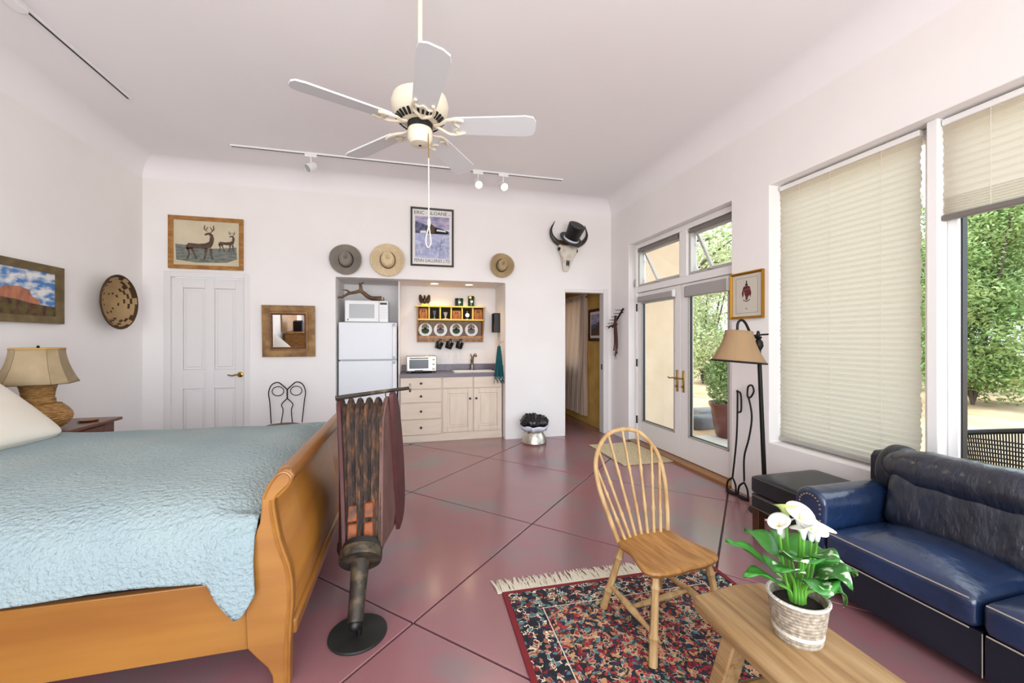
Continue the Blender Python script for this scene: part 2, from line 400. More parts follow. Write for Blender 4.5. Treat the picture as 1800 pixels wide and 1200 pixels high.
struct('wall_right', wall_cells(YF - .2, YB + .05, -.01, ZC + .15, [(3.11, 4.905, -.01, 2.647), (.30, 2.706, .52, 2.64)], .26,
       lambda u, v, w: (XR + w, u, v)), 'plaster', 'thick white plastered window wall with rounded reveals', bev=.035, seg=4, ang=60)
struct('wall_rear', wall_cells(XL - .05, XR + .05, -.01, ZC + .15, [(-2.3, 2.4, .25, 2.95)], .15, lambda u, v, w: (u, YF - w, v)), 'plaster', 'unseen white rear wall with wide opening added for daylight', bev=.02, ang=60)
wr = struct('window_5', label='wide unseen window added opposite the kitchen to let daylight in')  # invented window behind the camera, put in to admit sky light
for x in (-2.3, -1.15, 0, 1.15, 2.34): obj('stile', bx(x, x + .06, YF - .1, YF - .04, .25, 2.95), 'framepaint', wr)
for z in (.25, 2.89): obj('rail', bx(-2.24, 2.34, YF - .1, YF - .04, z, z + .06), 'framepaint', wr)
ce = struct('ceiling', bx(XL - .2, XR + .2, YF - .2, YB + .15, ZC, ZC + .12), 'ceil', 'smooth white plaster ceiling')
def cove(name, p, q, inw, r=.2):              # concave fillet between wall and ceiling
    p, q, inw = Vector(p), Vector(q), Vector(inw); pr = [(0, 0), (0, -r)]
    for k in range(0, 13):
        a = math.pi / 2 * k / 12; pr.append((r - r * math.cos(a), -r + r * math.sin(a)))
    n = len(pr); vs = [e + inw * u + Vector((0, 0, v)) for e in (p, q) for u, v in pr]
    fs = [(i, (i + 1) % n, (i + 1) % n + n, i + n) for i in range(n)]
    obj(name, MB().add(vs, fs), 'ceil', ce, smooth=50)
cove('cove', (XL, YF, ZC), (XL, YB, ZC), (1, 0, 0)); cove('cove', (XL, YB, ZC), (XR, YB, ZC), (0, -1, 0)); cove('cove', (XR, YF, ZC), (XR, YB, ZC), (-1, 0, 0))
struct('trim_1', bx(XL - .8, XR + .9, YF - .8, 8.2, 3.52, 3.72), 'roof', 'flat roof above the room')
# niche shell
struct('wall_niche_back', bx(NX0 - .1, NX1 + .1, 6.10, 6.2, 0, 2.4), 'plaster', 'back wall of the kitchen niche')
struct('wall_niche_left', bx(NX0 - .1, NX0, 5.52, 6.10, 0, 2.4), 'plaster', 'niche side wall by the refrigerator'); struct('wall_niche_right', bx(NX1, NX1 + .1, 5.52, 6.10, 0, 2.4), 'plaster', 'niche side wall with the towel')
struct('ceiling_niche', bx(NX0, NX1, 5.52, 6.10, NZ, 2.4), 'plaster', 'lowered ceiling of the kitchen niche'); struct('wall_niche_divider', bx(-.14, -.12, 5.60, 6.10, 0, NZ), 'plaster', 'thin wall between refrigerator and cabinets', bev=.004)
struct('wall_niche_panel', bx(-.12, NX1, 6.055, 6.10, .9, NZ), 'plaster', 'plastered wall behind the worktop')
# floor : scored concrete slabs laid on the diagonal
fl = struct('floor', bx(XL - .1, 3.14, YF - .1, 8.0, -.12, -.012), 'joint', 'stained red concrete floor scored on the diagonal')
def clip(poly, x0, x1, y0, y1):
    for ax, lim, sg in ((0, x0, 1), (0, x1, -1), (1, y0, 1), (1, y1, -1)):
        o = []
        for i, p in enumerate(poly):
            q = poly[(i + 1) % len(poly)]; a, b = (p[ax] - lim) * sg, (q[ax] - lim) * sg
            if a >= 0: o.append(p)
            if (a > 0) != (b > 0) and abs(a - b) > 1e-9: t = a / (a - b); o.append((p[0] + (q[0] - p[0]) * t, p[1] + (q[1] - p[1]) * t))
        poly = o
        if len(poly) < 3: return []
    return poly
SQ = 1.222; g = .0055
for (x0, x1, y0, y1) in ((XL, XR + .08, YF, YB + .02), (NX0, NX1, YB + .02, 6.1), (1.4, 2.82, YB + .02, 7.9)):
    for i in range(-6, 8):
        for j in range(-6, 8):
            def P(a, b): u, v = a * SQ, b * SQ; return (.884 + (u - v) * .70711, 2.869 + (u + v) * .70711)
            h = g / SQ
            pl = clip([P(i + h, j + h), P(i + 1 - h, j + h), P(i + 1 - h, j + 1 - h), P(i + h, j + 1 - h)], x0, x1, y0, y1)
            if len(pl) < 3: continue
            ar = abs(sum(pl[k][0] * pl[(k + 1) % len(pl)][1] - pl[(k + 1) % len(pl)][0] * pl[k][1] for k in range(len(pl)))) / 2
            if ar < .02: continue
            obj('slab', MB().prism(pl, lambda u, v, w: (u, v, w), -.012, 0), 'slab', fl, smooth=0, bev=.0025, seg=1)
# closet door with its casing
d1 = struct('door_1', label='white four panel closet door with brass lever')
Yd = YB + .03
for a, b in ((CX0, CX0 + .115), (CX0 + .335, CX0 + .43), (CX1 - .115, CX1)): obj('stile', bx(a, b, Yd, Yd + .04, .01, CZ - .012), 'whitepaint', d1, bev=.004)
for a, b in ((.01, .20), (.80, 1.02), (CZ - .13, CZ - .012)):
    for c, d in ((CX0 + .115, CX0 + .335), (CX0 + .43, CX1 - .115)): obj('rail', bx(c, d, Yd, Yd + .04, a, b), 'whitepaint', d1, bev=.004)
for a, b in ((.20, .80), (1.02, CZ - .13)):
    for c, d in ((CX0 + .115, CX0 + .335), (CX0 + .43, CX1 - .115)):
        q = bx(c, d, Yd + .018, Yd + .03, a, b); q.box(c + .03, d - .03, Yd + .008, Yd + .02, a + .03, b - .03); obj('panel', q, 'whitepaint', d1, bev=.006)
kx, kz = -1.935, .955
rz = obj('rosette', lt([(.0, 0), (.032, 0), (.030, .010), (.014, .016), (.012, .05), (0, .05)], (kx, Yd, kz), 20, Matrix.Rotation(R(90), 3, 'X')), 'brass', d1)
obj('lever', tb(smoothpath([(kx, Yd - .045, kz), (kx - .03, Yd - .05, kz + .003), (kx - .07, Yd - .05, kz - .008), (kx - .115, Yd - .045, kz + .002)], 5), .008), 'brass', rz)
t2 = struct('trim_2', label='white casing around the closet door')
for a, b, c, d in ((CX0 - .05, CX0 + .012, 0, CZ + .05), (CX1 - .012, CX1 + .05, 0, CZ + .05), (CX0 + .012, CX1 - .012, CZ - .012, CZ + .05)):
    q = bx(a, b, YB - .012, YB + .03, c, d); obj('casing', q, 'whitepaint', t2, bev=.005)
t3 = struct('trim_3', label='white casing of the passage doorway')
obj('casing', bx(DX1 - .012, DX1 + .06, YB - .014, YB + .12, 0, DZ + .05), 'whitepaint', t3, bev=.005)
obj('casing', bx(DX0 - .01, DX1 - .012, YB - .012, YB + .12, DZ - .012, DZ + .035), 'whitepaint', t3, bev=.005)
obj('strike_plate', bx(DX1 - .016, DX1 - .012, YB + .03, YB + .055, .93, 1.01), 'iron', t3)
# glazed double door, its frame and the awning windows above
tf = struct('trim_4', label='painted frame around the glazed double door')
for a, b, c, d in ((4.85, 4.905, 0, 2.645), (3.11, 3.16, 0, 2.645), (3.16, 4.85, 2.585, 2.645), (3.16, 4.85, 1.995, 2.075), (3.84, 3.965, 2.075, 2.585)):
    obj('jamb', bx(2.965, 3.10, a, b, c, d), 'framepaint', tf, bev=.006)
obj('threshold', bx(2.86, 3.12, 3.11, 4.905, -.01, .025), 'honey', tf, bev=.004)
def leaf(nm, label, y0, y1, ga, gb, hy, sgn, hinge):
    d = struct(nm, label=label)
    for a, b in ((y0, ga), (gb, y1)): obj('stile', bx(2.985, 3.03, a, b, .03, 1.99), 'framepaint', d, bev=.004)
    for a, b in ((.03, .29), (1.86, 1.99)): obj('rail', bx(2.985, 3.03, ga, gb, a, b), 'framepaint', d, bev=.004)
    q = MB()
    for a, b, c, e in ((ga, ga + .018, .29, 1.86), (gb - .018, gb, .29, 1.86), (ga, gb, .29, .308), (ga, gb, 1.842, 1.86)): q.box(2.979, 3.036, a, b, c, e)
    obj('glazing_bead', q, 'alu', d, bev=.004)
    q = MB()
    for a, b, c, e in ((ga + .018, ga + .023, .308, 1.842), (gb - .023, gb - .018, .308, 1.842), (ga + .02, gb - .02, .308, .313)): q.box(2.99, 3.02, a, b, c, e)
    obj('gasket', q, 'black', d)
    obj('pane', bx(3.005, 3.010, ga + .01, gb - .01, .30, 1.85), 'glass', d)
    p = obj('handle_plate', bx(2.975, 2.987, hy - .016, hy + .016, .775, 1.02), 'brass', d, bev=.005)
    obj('lever', tb(smoothpath([(2.975, hy, .93), (2.94, hy, .93), (2.93, hy + sgn * .03, .932), (2.93, hy + sgn * .07, .925), (2.935, hy + sgn * .105, .935)], 5), .008), 'brass', p)
    obj('thumb_turn', bx(2.955, 2.976, hy - .006, hy + .006, .825, .85), 'brass', p, bev=.003)
    if hinge:
        for z in (.30, 1.06, 1.80): obj('hinge', tb([(2.972, y1 + .008, z - .05), (2.972, y1 + .008, z + .05)], .011), 'iron', d)
    return d
leaf('door_2', 'left leaf of the glazed double door, closed, with dark hinges', 3.972, 4.848, 4.07, 4.755, 4.022, 1, True)
leaf('door_3', 'leaf of the glazed double door beside the crest picture', 3.162, 3.964, 3.25, 3.835, 3.915, 1, False)
for i, (a, b) in enumerate(((3.97, 4.845), (3.165, 3.835))):
    w = struct('window_%d' % (i + 1), label=('awning window swung open showing the stucco wall', 'awning window swung open showing tree branches')[i])
    for c, d, e, f in ((a, a + .03, 2.08, 2.58), (b - .03, b, 2.08, 2.58), (a + .03, b - .03, 2.08, 2.11), (a + .03, b - .03, 2.55, 2.58)):
        obj('frame_rail', bx(2.99, 3.06, c, d, e, f), 'alu', w, bev=.004)
    obj('roller_shade', tb([(2.985, a + .03, 2.555), (2.985, b - .03, 2.555)], .022), 'bronze', w)
    M = Matrix.Translation((3.05, 0, 2.555)) @ Matrix.Rotation(R(-28), 4, 'Y')
    for c, d, e, f in ((a + .035, a + .07, -.46, 0), (b - .07, b - .035, -.46, 0), (a + .07, b - .07, -.46, -.425), (a + .07, b - .07, -.035, 0)):
        obj('sash_rail', bx(-.014, .014, c, d, e, f) if 0 else MB().box(-.014, .014, c, d, e, f, M), 'alu', w, bev=.003)
    obj('pane', MB().box(-.003, .003, a + .06, b - .06, -.43, -.03, M), 'glass', w)
    obj('stay_arm', tb([(3.05, b - .05, 2.14), M @ Vector((0, b - .045, -.24)), (3.05, b - .05, 2.42)], .006, 6), 'white', w)
    obj('catch', bx(2.965, 2.99, (a + b) / 2 - .03, (a + b) / 2 + .03, 2.09, 2.105), 'alu', w)
    if i == 0: obj('crank', tb(smoothpath([(2.99, b + .03, 2.18), (2.955, b + .03, 2.17), (2.95, b + .03, 2.12), (2.96, b + .045, 2.08)], 4), .007, 6), 'steel', w)
# large window : two bays and the post between
def bay(nm, label, y0, y1):
    w = struct(nm, label=label); x0, x1 = 3.02, 3.10
    for a, b, c, d in ((y0, y0 + .05, .53, 2.635), (y1 - .05, y1, .53, 2.635), (y0 + .05, y1 - .05, .53, .60), (y0 + .05, y1 - .05, 2.57, 2.635)):
        obj('frame_rail', bx(x0, x1, a, b, c, d), 'framepaint', w, bev=.006)
    q = MB()
    for a, b, c, d in ((y0 + .05, y0 + .058, .6, 2.57), (y1 - .058, y1 - .05, .6, 2.57), (y0 + .05, y1 - .05, .6, .608)): q.box(3.04, 3.08, a, b, c, d)
    obj('gasket', q, 'black', w)
    obj('pane', bx(3.058, 3.064, y0 + .05, y1 - .05, .6, 2.57), 'glass', w)
bay('window_3', 'tall window behind the lowered blind', 1.70, 2.706); bay('window_4', 'window bay with half raised blind', .30, 1.645)
struct('trim_5', bx(2.945, 3.12, 1.645, 1.70, .525, 2.64), 'framepaint', 'painted post between the two window bays', bev=.006)
def blind(label, y0, y1, ztop, zs, cords, x=2.985):
    t = thing('pleated_blind', label, 'blind', (x, (y0 + y1) / 2, zs[-1]), group='cream pleated window blinds'); yc = (y0 + y1) / 2; zb = zs[-1]; w = (y1 - y0) / 2
    pts = [(ztop, 0)]
    for k, z in enumerate(zs): pts.append((z, .006 if k % 2 else -.006))
    obj('fabric', MB().grid(lambda i, j: (pts[i][1], -w + 2 * w * j + .004 * math.sin(i * .7) * (1 if j else -1), pts[i][0] - zb), len(pts), 2), 'blindcloth', t, smooth=0)
    obj('headrail', bx(-.02, .02, -w, w, ztop - zb - .01, ztop - zb + .025), 'framepaint', t, bev=.004)
    obj('bottom_rail', bx(-.018, .018, -w, w, -.03, .002), 'bronze' if len(cords) < 3 else 'alu', t, bev=.005)
    for c in cords: obj('cord', tb([(-.014, c - yc, .0), (-.014, c - yc, ztop - zb)], .0016, 5), 'ropewhite', t)
n = 104; blind('cream pleated blind lowered over the tall window by the floor lamp', 1.745, 2.69, 2.60, [2.60 - (2.03) * ((k + 1) / n) ** .93 for k in range(n)], (2.52, 2.28, 1.95))
zz = [2.60 - .021 * k for k in range(1, 21)] + [2.18 - .0075 * k for k in range(1, 15)]
blind('half raised cream pleated blind above the navy sofa', .33, 1.64, 2.60, zz, (1.44, .8))
for i, (a, b, z0, z1, m_) in enumerate(((4.06, 4.79, 1.865, 1.935, 'shadefabric'), (3.235, 3.85, 1.835, 1.955, 'shadefabric'))):
    t = thing('roller_shade', ('slim grey roller shade rolled up atop the hinged left door leaf', 'deep grey roller shade rolled up on the door leaf by the crest picture')[i], 'shade', (2.955, (a + b) / 2, z0), group='roller shades on the glazed doors')
    w = (b - a) / 2
    obj('valance', bx(-.022, .024, -w, w, 0, z1 - z0), m_, t, bev=.01); obj('bracket', bx(-.018, .024, w, w + .012, .0, z1 - z0 + .012), 'white', t, bev=.003)
    obj('bracket', bx(-.018, .024, -w - .012, -w, .0, z1 - z0 + .012), 'white', t, bev=.003)
# passage beyond the doorway
struct('wall_passage', wall_cells(5.5, 8.0, -.01, 2.6, [(6.2, 6.95, .95, 2.02)], .2, lambda u, v, w: (2.82 + w, u, v)), 'yellowwall', 'yellow plastered passage wall with curtained window', bev=.02, ang=60)
struct('wall_passage_end', bx(1.2, 3.0, 7.6, 7.75, -.01, 2.6), 'yellowwall', 'yellow end wall of the passage')
struct('wall_passage_side', bx(1.38, 1.48, 5.52, 7.7, -.01, 2.6), 'yellowwall', 'yellow side wall of the passage')
struct('ceiling_passage', bx(1.3, 3.0, 5.5, 7.75, 2.5, 2.6), 'ceil', 'passage ceiling')
t = thing('curtain', 'pale gathered curtain over the passage window', 'curtain', (2.74, 6.45, .15))
obj('cloth', MB().grid(lambda i, j: (.028 * math.sin(i * 1.25) + .008 * math.sin(i * .4 + j), -.5 + i / 79 * 1.0, .0 + j / 9 * 1.93), 80, 10), 'curtaincloth', t, smooth=80)
obj('header', MB().grid(lambda i, j: (.02 * math.sin(i * 1.9), -.5 + i / 79 * 1.0, 1.86 + j * .05), 80, 3), 'curtain', t, smooth=80)
obj('rod', tb([(0, -.52, 1.9), (0, .52, 1.9)], .01), 'iron', t)
t = thing('framed_picture', 'dark framed brown landscape print on the yellow passage wall', 'picture', (2.82, 5.78, 1.6), (0, 0, R(-90)))
obj('frame', frame4(.44, .50, .045, .025), 'darkwood', t); obj('mount', bx(-.18, .18, -.008, -.002, -.21, .21), 'paperwhite', t)
q = obj('print', bx(-.145, .145, -.0095, -.008, -.165, .165), 'psky', t); obj('printed_field', MB().prism([(-.145, -.165), (.145, -.165), (.145, .02), (.03, -.03), (-.145, -.08)], lambda u, v, w: (u, w, v), -.0105, -.0095), 'printbrown', q, smooth=0)
obj('printed_hills', MB().prism([(-.145, -.08), (.03, -.03), (.145, .02), (.145, .05), (.05, .03), (-.145, -.01)], lambda u, v, w: (u, w, v), -.0105, -.0095), 'phill', q, smooth=0)
# ---------------------------------------------------------------- bed
bed = thing('sleigh_bed', 'honey coloured wooden sleigh bed with curved footboard', 'bed')
prof = [(-.473, .854), (-.452, .848), (-.440, .825), (-.448, .80), (-.466, .785), (-.498, .755), (-.512, .733), (-.509, .699), (-.500, .64), (-.489, .579), (-.472, .52), (-.457, .475), (-.446, .41),
        (-.444, .322), (-.450, .244), (-.454, .15), (-.455, 0), (-.516, 0), (-.519, .045), (-.535, .082), (-.575, .130), (-.607, .172), (-.612, .30), (-.606, .42), (-.588, .58), (-.562, .65), (-.557, .70), (-.556, .742), (-.537, .795), (-.498, .842)]
def postpart(y0, y1, front):
    p = obj('post', MB().prism(prof, lambda u, v, w: (u, w, v), y0, y1), 'honeyx', bed, bev=.006)
    e = [(-.509, .735)] + prof[7:17]
    obj('moulding', tb(smoothpath([(u - .014, front, v) for u, v in e], 3), .006, 6), 'honey', p)
    obj('scroll', tb(smoothpath([(-.500, front, .748), (-.46, front, .79), (-.452, front, .822), (-.475, front, .842), (-.505, front, .828), (-.535, front, .78), (-.548, front, .745)], 4), .005, 6), 'honey', p)
postpart(1.76, 1.805, 1.758); postpart(3.335, 3.38, 3.382)
cur = smoothpath([(-.478, 0, .17), (-.468, 0, .30), (-.468, 0, .42), (-.492, 0, .53), (-.522, 0, .64), (-.532, 0, .72), (-.515, 0, .79), (-.485, 0, .82)], 4)
obj('footboard', MB().grid(lambda i, j: (cur[i].x, 1.80 + 1.54 * j / 3, cur[i].z), len(cur), 4), 'honey', bed, sol=.028, smooth=60)
obj('top_rail', tb([(-.478, 1.80, .822), (-.478, 2.57, .822), (-.478, 3.34, .822)], .036, 14), 'honey', bed)
obj('bottom_rail', bx(-.50, -.44, 1.80, 3.34, .17, .235), 'honey', bed, bev=.012)
for y in (1.785, 3.325): obj('side_rail', bx(-2.80, -.60, y, y + .03, .152, .425), 'honeyx', bed, bev=.004)
hb = smoothpath([(-2.80, 0, .15), (-2.80, 0, .6), (-2.77, 0, .95), (-2.80, 0, 1.15), (-2.84, 0, 1.22)], 4)
obj('headboard', MB().grid(lambda i, j: (hb[i].x, 1.77 + 1.6 * j / 3, hb[i].z), len(hb), 4), 'honey', bed, sol=.03, smooth=60)
for y in (1.765, 3.335): obj('post', bx(-2.85, -2.76, y, y + .045, 0, 1.2), 'honeyx', bed, bev=.01)
obj('mattress', MB().rbox(-2.72, -.70, 1.90, 3.29, .42, .685, .10), 'sheet', bed)
obj('slat_base', bx(-2.78, -.60, 1.815, 3.325, .30, .40), 'darkwood', bed)
# quilt : grid from the far overhang over the top to the near hem
def sm(a, b, x): t = max(0, min(1, (x - a) / (b - a))); return t * t * (3 - 2 * t)
NX, NP = 110, 64
def quilt(i, j):
    x = -2.62 + (i / (NX - 1)) * 2.045
    hem = .470 + .012 * math.sin(x * 5) - .02 * sm(-1.6, -.7, x)
    tail = sm(-.735, -.70, x); tip = .310 + 1.6 * max(0, abs(x + .638) - .012) * (1 if x > -.638 else .9)
    hem = hem * (1 - tail) + min(hem, tip) * tail
    top = .757 + .012 * math.sin(x * 2.1 + 1)
    p = j / (NP - 1)
    path = [(3.365, .47), (3.362, .60), (3.352, .70), (3.30, top - .012), (2.9, top + .008), (2.5, top + .010), (2.15, top + .002), (1.95, top - .018), (1.84, top - .055), (1.778, top - .12), (1.75, top - .20), (1.742, hem)]
    s = p * (len(path) - 1); k = min(int(s), len(path) - 2); t = s - k
    a, b, c, d = path[max(0, k - 1)], path[k], path[k + 1], path[min(len(path) - 1, k + 2)]
    cr = lambda q: .5 * (2 * b[q] + (c[q] - a[q]) * t + (2 * a[q] - 5 * b[q] + 4 * c[q] - d[q]) * t * t + (3 * b[q] - a[q] - 3 * c[q] + d[q]) * t ** 3)
    y, z = cr(0), cr(1)
    dn = max(0, x + .80)                        # dips between the mattress and the footboard
    if 1.79 < y < 3.33: z -= .95 * dn ** 1.6 * (sm(1.79, 1.86, y))
    if z > .6: z += .006 * math.sin(x * 9 + y * 4) * math.sin(y * 7 - x * 3)
    if y < 1.765: y += .008 * math.sin(x * 11) * (1 - (z - .3) / .45) - .010 * tail
    if tail > .5 and z < .5: x += (.5 - z) * .06
    return (x, y, z)
qm = MB().grid(quilt, NX, NP)
tag(obj('quilt', qm, 'quilt', smooth=80, sol=.010), 'pale blue stitched quilt spread over the sleigh bed', 'quilt')
# pillow leaning on the headboard
def pil(q):
    u, v = (q.x / .34), (q.y / .46); k = (1 - .55 * max(abs(u) ** 6, abs(v) ** 6)); return Vector((q.x * (1 - .05 * (1 - abs(v))), q.y, q.z * (.22 + .78 * math.sqrt(max(0, (1 - u ** 2 * .95) * (1 - v ** 2 * .95))))))
M = Matrix.Translation((-2.36, 2.70, .995)) @ Matrix.Rotation(R(42), 4, 'Y')
tag(obj('pillow', MB().rbox(-.34, .34, -.46, .46, -.11, .11, .05, 14, fn=pil, M=M), 'pillow', smooth=80, sub=1), 'large cream pillow propped at the head of the bed', 'pillow')
# nightstand and lamp
t = thing('nightstand', 'small reddish wood nightstand beyond the bed', 'nightstand', (-2.605, 3.77, 0))
obj('top', bx(-.265, .265, -.345, .345, .695, .72), 'cherry', t, bev=.006)
obj('apron', bx(-.225, .225, -.31, .31, .56, .695), 'cherry', t, bev=.003)
dr = obj('drawer', bx(.223, .238, -.2, .2, .575, .68), 'cherry', t, bev=.004); obj('knob', lt([(0, 0), (.012, 0), (.016, .015), (0, .022)], (.238, 0, .63), 12, Matrix.Rotation(R(90), 3, 'Y')), 'brass', dr)
for a in (-.2, .2):
    for b in (-.29, .29): obj('leg', tb([(a, b, 0), (a, b, .57)], [.014, .022]), 'cherry', t)
obj('shelf', bx(-.2, .2, -.22, .22, .2, .22), 'cherry', t)
tag(obj('wooden_dish', lt([(0, 0), (.05, 0), (.065, .012), (.06, .014), (0, .006)], (-2.46, 3.93, .721), 20), 'honey'), 'little round wooden dish on the nightstand', 'dish')
t = thing('table_lamp', 'wicker table lamp with parchment shade on the nightstand', 'lamp', (-2.545, 3.60, .721), (0, 0, R(20)))
pr = []
for k in range(49):
    z = .335 * k / 48
    r = (.075 + .105 * math.sin(math.pi * min(1, (z + .03) / .25))) if z < .20 else None
    if z < .22: r = .085 + .085 * math.sin(math.pi * min(1, max(0, z / .215)) ** .85)
    else: r = .078 + .02 * ((z - .22) / .115) ** 2
    if .19 < z < .23: r = .085
    pr.append((r + .004 * (k % 2), z))
obj('wicker_base', lt([(0, 0)] + pr + [(0, .335)], n=36), 'wicker', t)
obj('neck', tb([(0, 0, .33), (0, 0, .57)], .008), 'brass', t); obj('finial', lt([(0, .565), (.012, .57), (.006, .585), (.01, .595), (0, .605)], n=10), 'iron', t)
def shade(i, j):
    k = [(-1, -.62), (-.62, -1), (.62, -1), (1, -.62), (1, .62), (.62, 1), (-.62, 1), (-1, .62)][i % 8]; f = j / 8
    w = .122 + .068 * (1 - f) ** 1.7; return (k[0] * w * .95, k[1] * w * 1.0, .335 + .245 * f)
sh = obj('shade', MB().grid(shade, 8, 9, cu=True), 'parch2', t, smooth=25, sol=.003)
obj('shade_trim', tb([shade(i, 8) for i in range(8)], .007, 6, closed=True), 'bamboo', sh)
obj('shade_edge', tb([shade(i, 0) for i in range(8)], .0025, 6, closed=True), 'printbrown', sh)
for i in range(8): obj('seam', tb([shade(i, j) for j in range(9)], .0018, 5), 'printbrown', sh)
obj('flex', tb(smoothpath([(-.06, -.1, .26), (-.1, -.14, .18), (-.16, -.18, .01)], 4), .003, 5), 'black', t)
# ---------------------------------------------------------------- pictures, basket and mirror
def picture(name, label, loc, rz, w, h, fw, depth, fm, tilt=0):
    t = thing(name, label, 'picture', loc, (tilt, 0, R(rz))); obj('frame', frame4(w, h, fw, depth), fm, t)
    return t
def sheet(nm, pts, m, par, y=-.008, th=.0012): return obj(nm, MB().prism(pts, lambda u, v, w_: (u, w_, v), y - th, y), m, par, smooth=0)
def rect(w, h, cx=0, cz=0): return [(cx - w / 2, cz - h / 2), (cx + w / 2, cz - h / 2), (cx + w / 2, cz + h / 2), (cx - w / 2, cz + h / 2)]
t = picture('framed_print', 'oak framed print of two deer above the closet door', (-2.262, YB - .002, 2.478), 0, .745, .60, .045, .03, 'oakframe')
p = sheet('print', rect(.66, .515), 'paper', t)
sheet('printed_ground', [(-.30, -.20), (-.1, -.225), (.2, -.215), (.305, -.17), (.30, -.03), (.05, -.06), (-.15, -.03), (-.31, -.02)], 'printground', p, -.0092)
def deer(s, ox, oz, m):
    P = lambda q: [(ox + a * s, oz + b * s) for a, b in q]
    sheet('printed_deer', P([(-.5, .02), (-.42, .12), (-.1, .10), (.12, .13), (.24, .20), (.27, .40), (.22, .46), (.12, .42), (.08, .45), (.12, .50), (.26, .54), (.36, .46), (.40, .30), (.36, .10), (.30, -.02), (.1, -.08), (-.2, -.06), (-.38, -.10), (-.46, -.12), (-.50, -.05)]), m, p, -.0104)
    for x0, x1, x2 in ((-.46, -.40, -.48), (-.34, -.24, -.18), (.14, .12, .06), (.28, .30, .34)):
        sheet('printed_leg', P([(x0 - .05, -.05), (x0 + .06, -.05), (x1 + .025, -.28), (x2 + .05, -.47), (x2 - .02, -.47), (x1 - .02, -.28)]), m, p, -.0104)
    for sg, x in ((-1, .20), (1, .27)):
        sheet('printed_antler', P([(x, .53), (x + sg * .10, .66), (x + sg * .09, .80), (x + sg * .12, .80), (x + sg * .14, .65), (x + .025, .52)]), 'printdark', p, -.0104)
        sheet('printed_antler', P([(x + sg * .06, .60), (x - sg * .01, .74), (x + sg * .02, .74), (x + sg * .08, .62)]), 'printdark', p, -.0104)
deer(.31, -.05, -.04, 'printbrown'); deer(.185, .21, .005, 'printdark')
t = picture('framed_painting', 'olive gilt framed desert landscape painting on the bedside wall', (XL + .002, 3.93, 1.735), 90, .72, .475, .06, .035, 'goldframe')
p = sheet('canvas', rect(.62, .375), 'lsky', t)
sheet('painted_mesa', [(-.26, -.06), (-.2, -.01), (-.14, .03), (-.02, .04), (.06, .02), (.09, -.03), (.16, -.06), (.16, -.09), (-.26, -.09)], 'lmesa', p, -.0092)
sheet('painted_ground', [(-.31, -.1875), (.31, -.1875), (.31, -.10), (.1, -.085), (-.05, -.06), (-.31, -.045)], 'lground', p, -.0104)
# woven basket bowl on the wall
t = thing('basket_bowl', 'round coiled basket with dark stepped pattern hung on the wall', 'basket', (XL, 4.83, 1.738), (0, 0, R(90)))
mb = MB(); NR, NA = 15, 72
ring = lambda k, a, dz=0: (.262 * (k / NR) * math.cos(a), -(.02 + .10 * (k / NR) ** 2.2) - dz, .262 * (k / NR) * math.sin(a))
for k in range(NR):
    for s_ in range(NA):
        a0, a1 = 2 * math.pi * s_ / NA, 2 * math.pi * (s_ + 1) / NA; q = s_ // 3
        dark = (k >= 9 and ((q + k) % 3 == 0) and (q % 8 < 4)) or (k == 14 and q % 2) or (k >= 11 and (q - k) % 4 == 0) or (4 <= k <= 6 and (q * 5 + k * 3) % 7 == 0)
        mb.cur = 1 if dark else 0
        f = [0, .35, .65, 1]
        for w in range(3): mb.add([ring(k + f[w], a0, .006 * (0 if w == 0 else 1)), ring(k + f[w], a1, .006 * (0 if w == 0 else 1)), ring(k + f[w + 1], a1, .006 * (1 if w < 2 else 0)), ring(k + f[w + 1], a0, .006 * (1 if w < 2 else 0))], [(0, 1, 2, 3)])
obj('coil_bowl', mb, ['basketl', 'basketd'], t, smooth=0, sol=.006)
obj('rim', tb([ring(NR, 2 * math.pi * k / 48) for k in range(48)], .008, 6, closed=True), 'basketd', t)
# mirror, hung leaning slightly forward
t = thing('wall_mirror', 'square wood framed mirror beside the fridge niche', 'mirror', (-1.397, YB - .004, 1.165), (R(3), 0, 0))
fr = frame4(.572, .615, .105, .04, [(0, 0), (0, -.035), (.02, -.04), (.06, -.028), (.075, -.02), (.08, -.03), (.1, -.03), (.105, -.016), (.105, 0)])
fr.v = [(a, b, c + .3075) for a, b, c in fr.v]; obj('frame', fr, 'rustic', t)
fr = frame4(.385, .43, .022, .03); fr.v = [(a, b - .008, c + .3075) for a, b, c in fr.v]; obj('inner_frame', fr, 'cherry', t)
mat('mirror', '#d8dad8', .02, 1)
obj('glass', bx(-.18, .18, -.014, -.010, .1, .515), 'mirror', t)
# poster with its lettering
t = picture('framed_poster', 'dark framed gallery poster of a snowy barn between the hats', (.296, YB - .002, 2.709), 0, .555, .762, .024, .022, 'blackframe')
p = sheet('poster', rect(.515, .722), 'paperwhite', t)
sheet('printed_sky', rect(.44, .16, 0, .19), 'psky', p, -.0092); sheet('printed_snow', rect(.44, .32, 0, -.115), 'psnow', p, -.0092)
sheet('printed_hill', [(-.22, .045), (.22, .045), (.22, .085), (.05, .14), (-.05, .15), (-.22, .20)], 'phill', p, -.0104)
sheet('printed_barn', [(-.06, .045), (.03, .045), (.03, .14), (-.015, .175), (-.06, .13)], 'printdark', p, -.0112)
sheet('printed_barn', [(.03, .05), (.2, .055), (.2, .085), (.06, .12), (.03, .13)], 'ink', p, -.0112); sheet('printed_roof', [(.05, .085), (.18, .075), (.17, .095), (.06, .108)], 'paperwhite', p, -.0118)
sheet('printed_shed', [(-.16, .05), (-.08, .05), (-.08, .085), (-.15, .08)], 'paperwhite', p, -.0112)
rr = random.Random(5); q = MB()
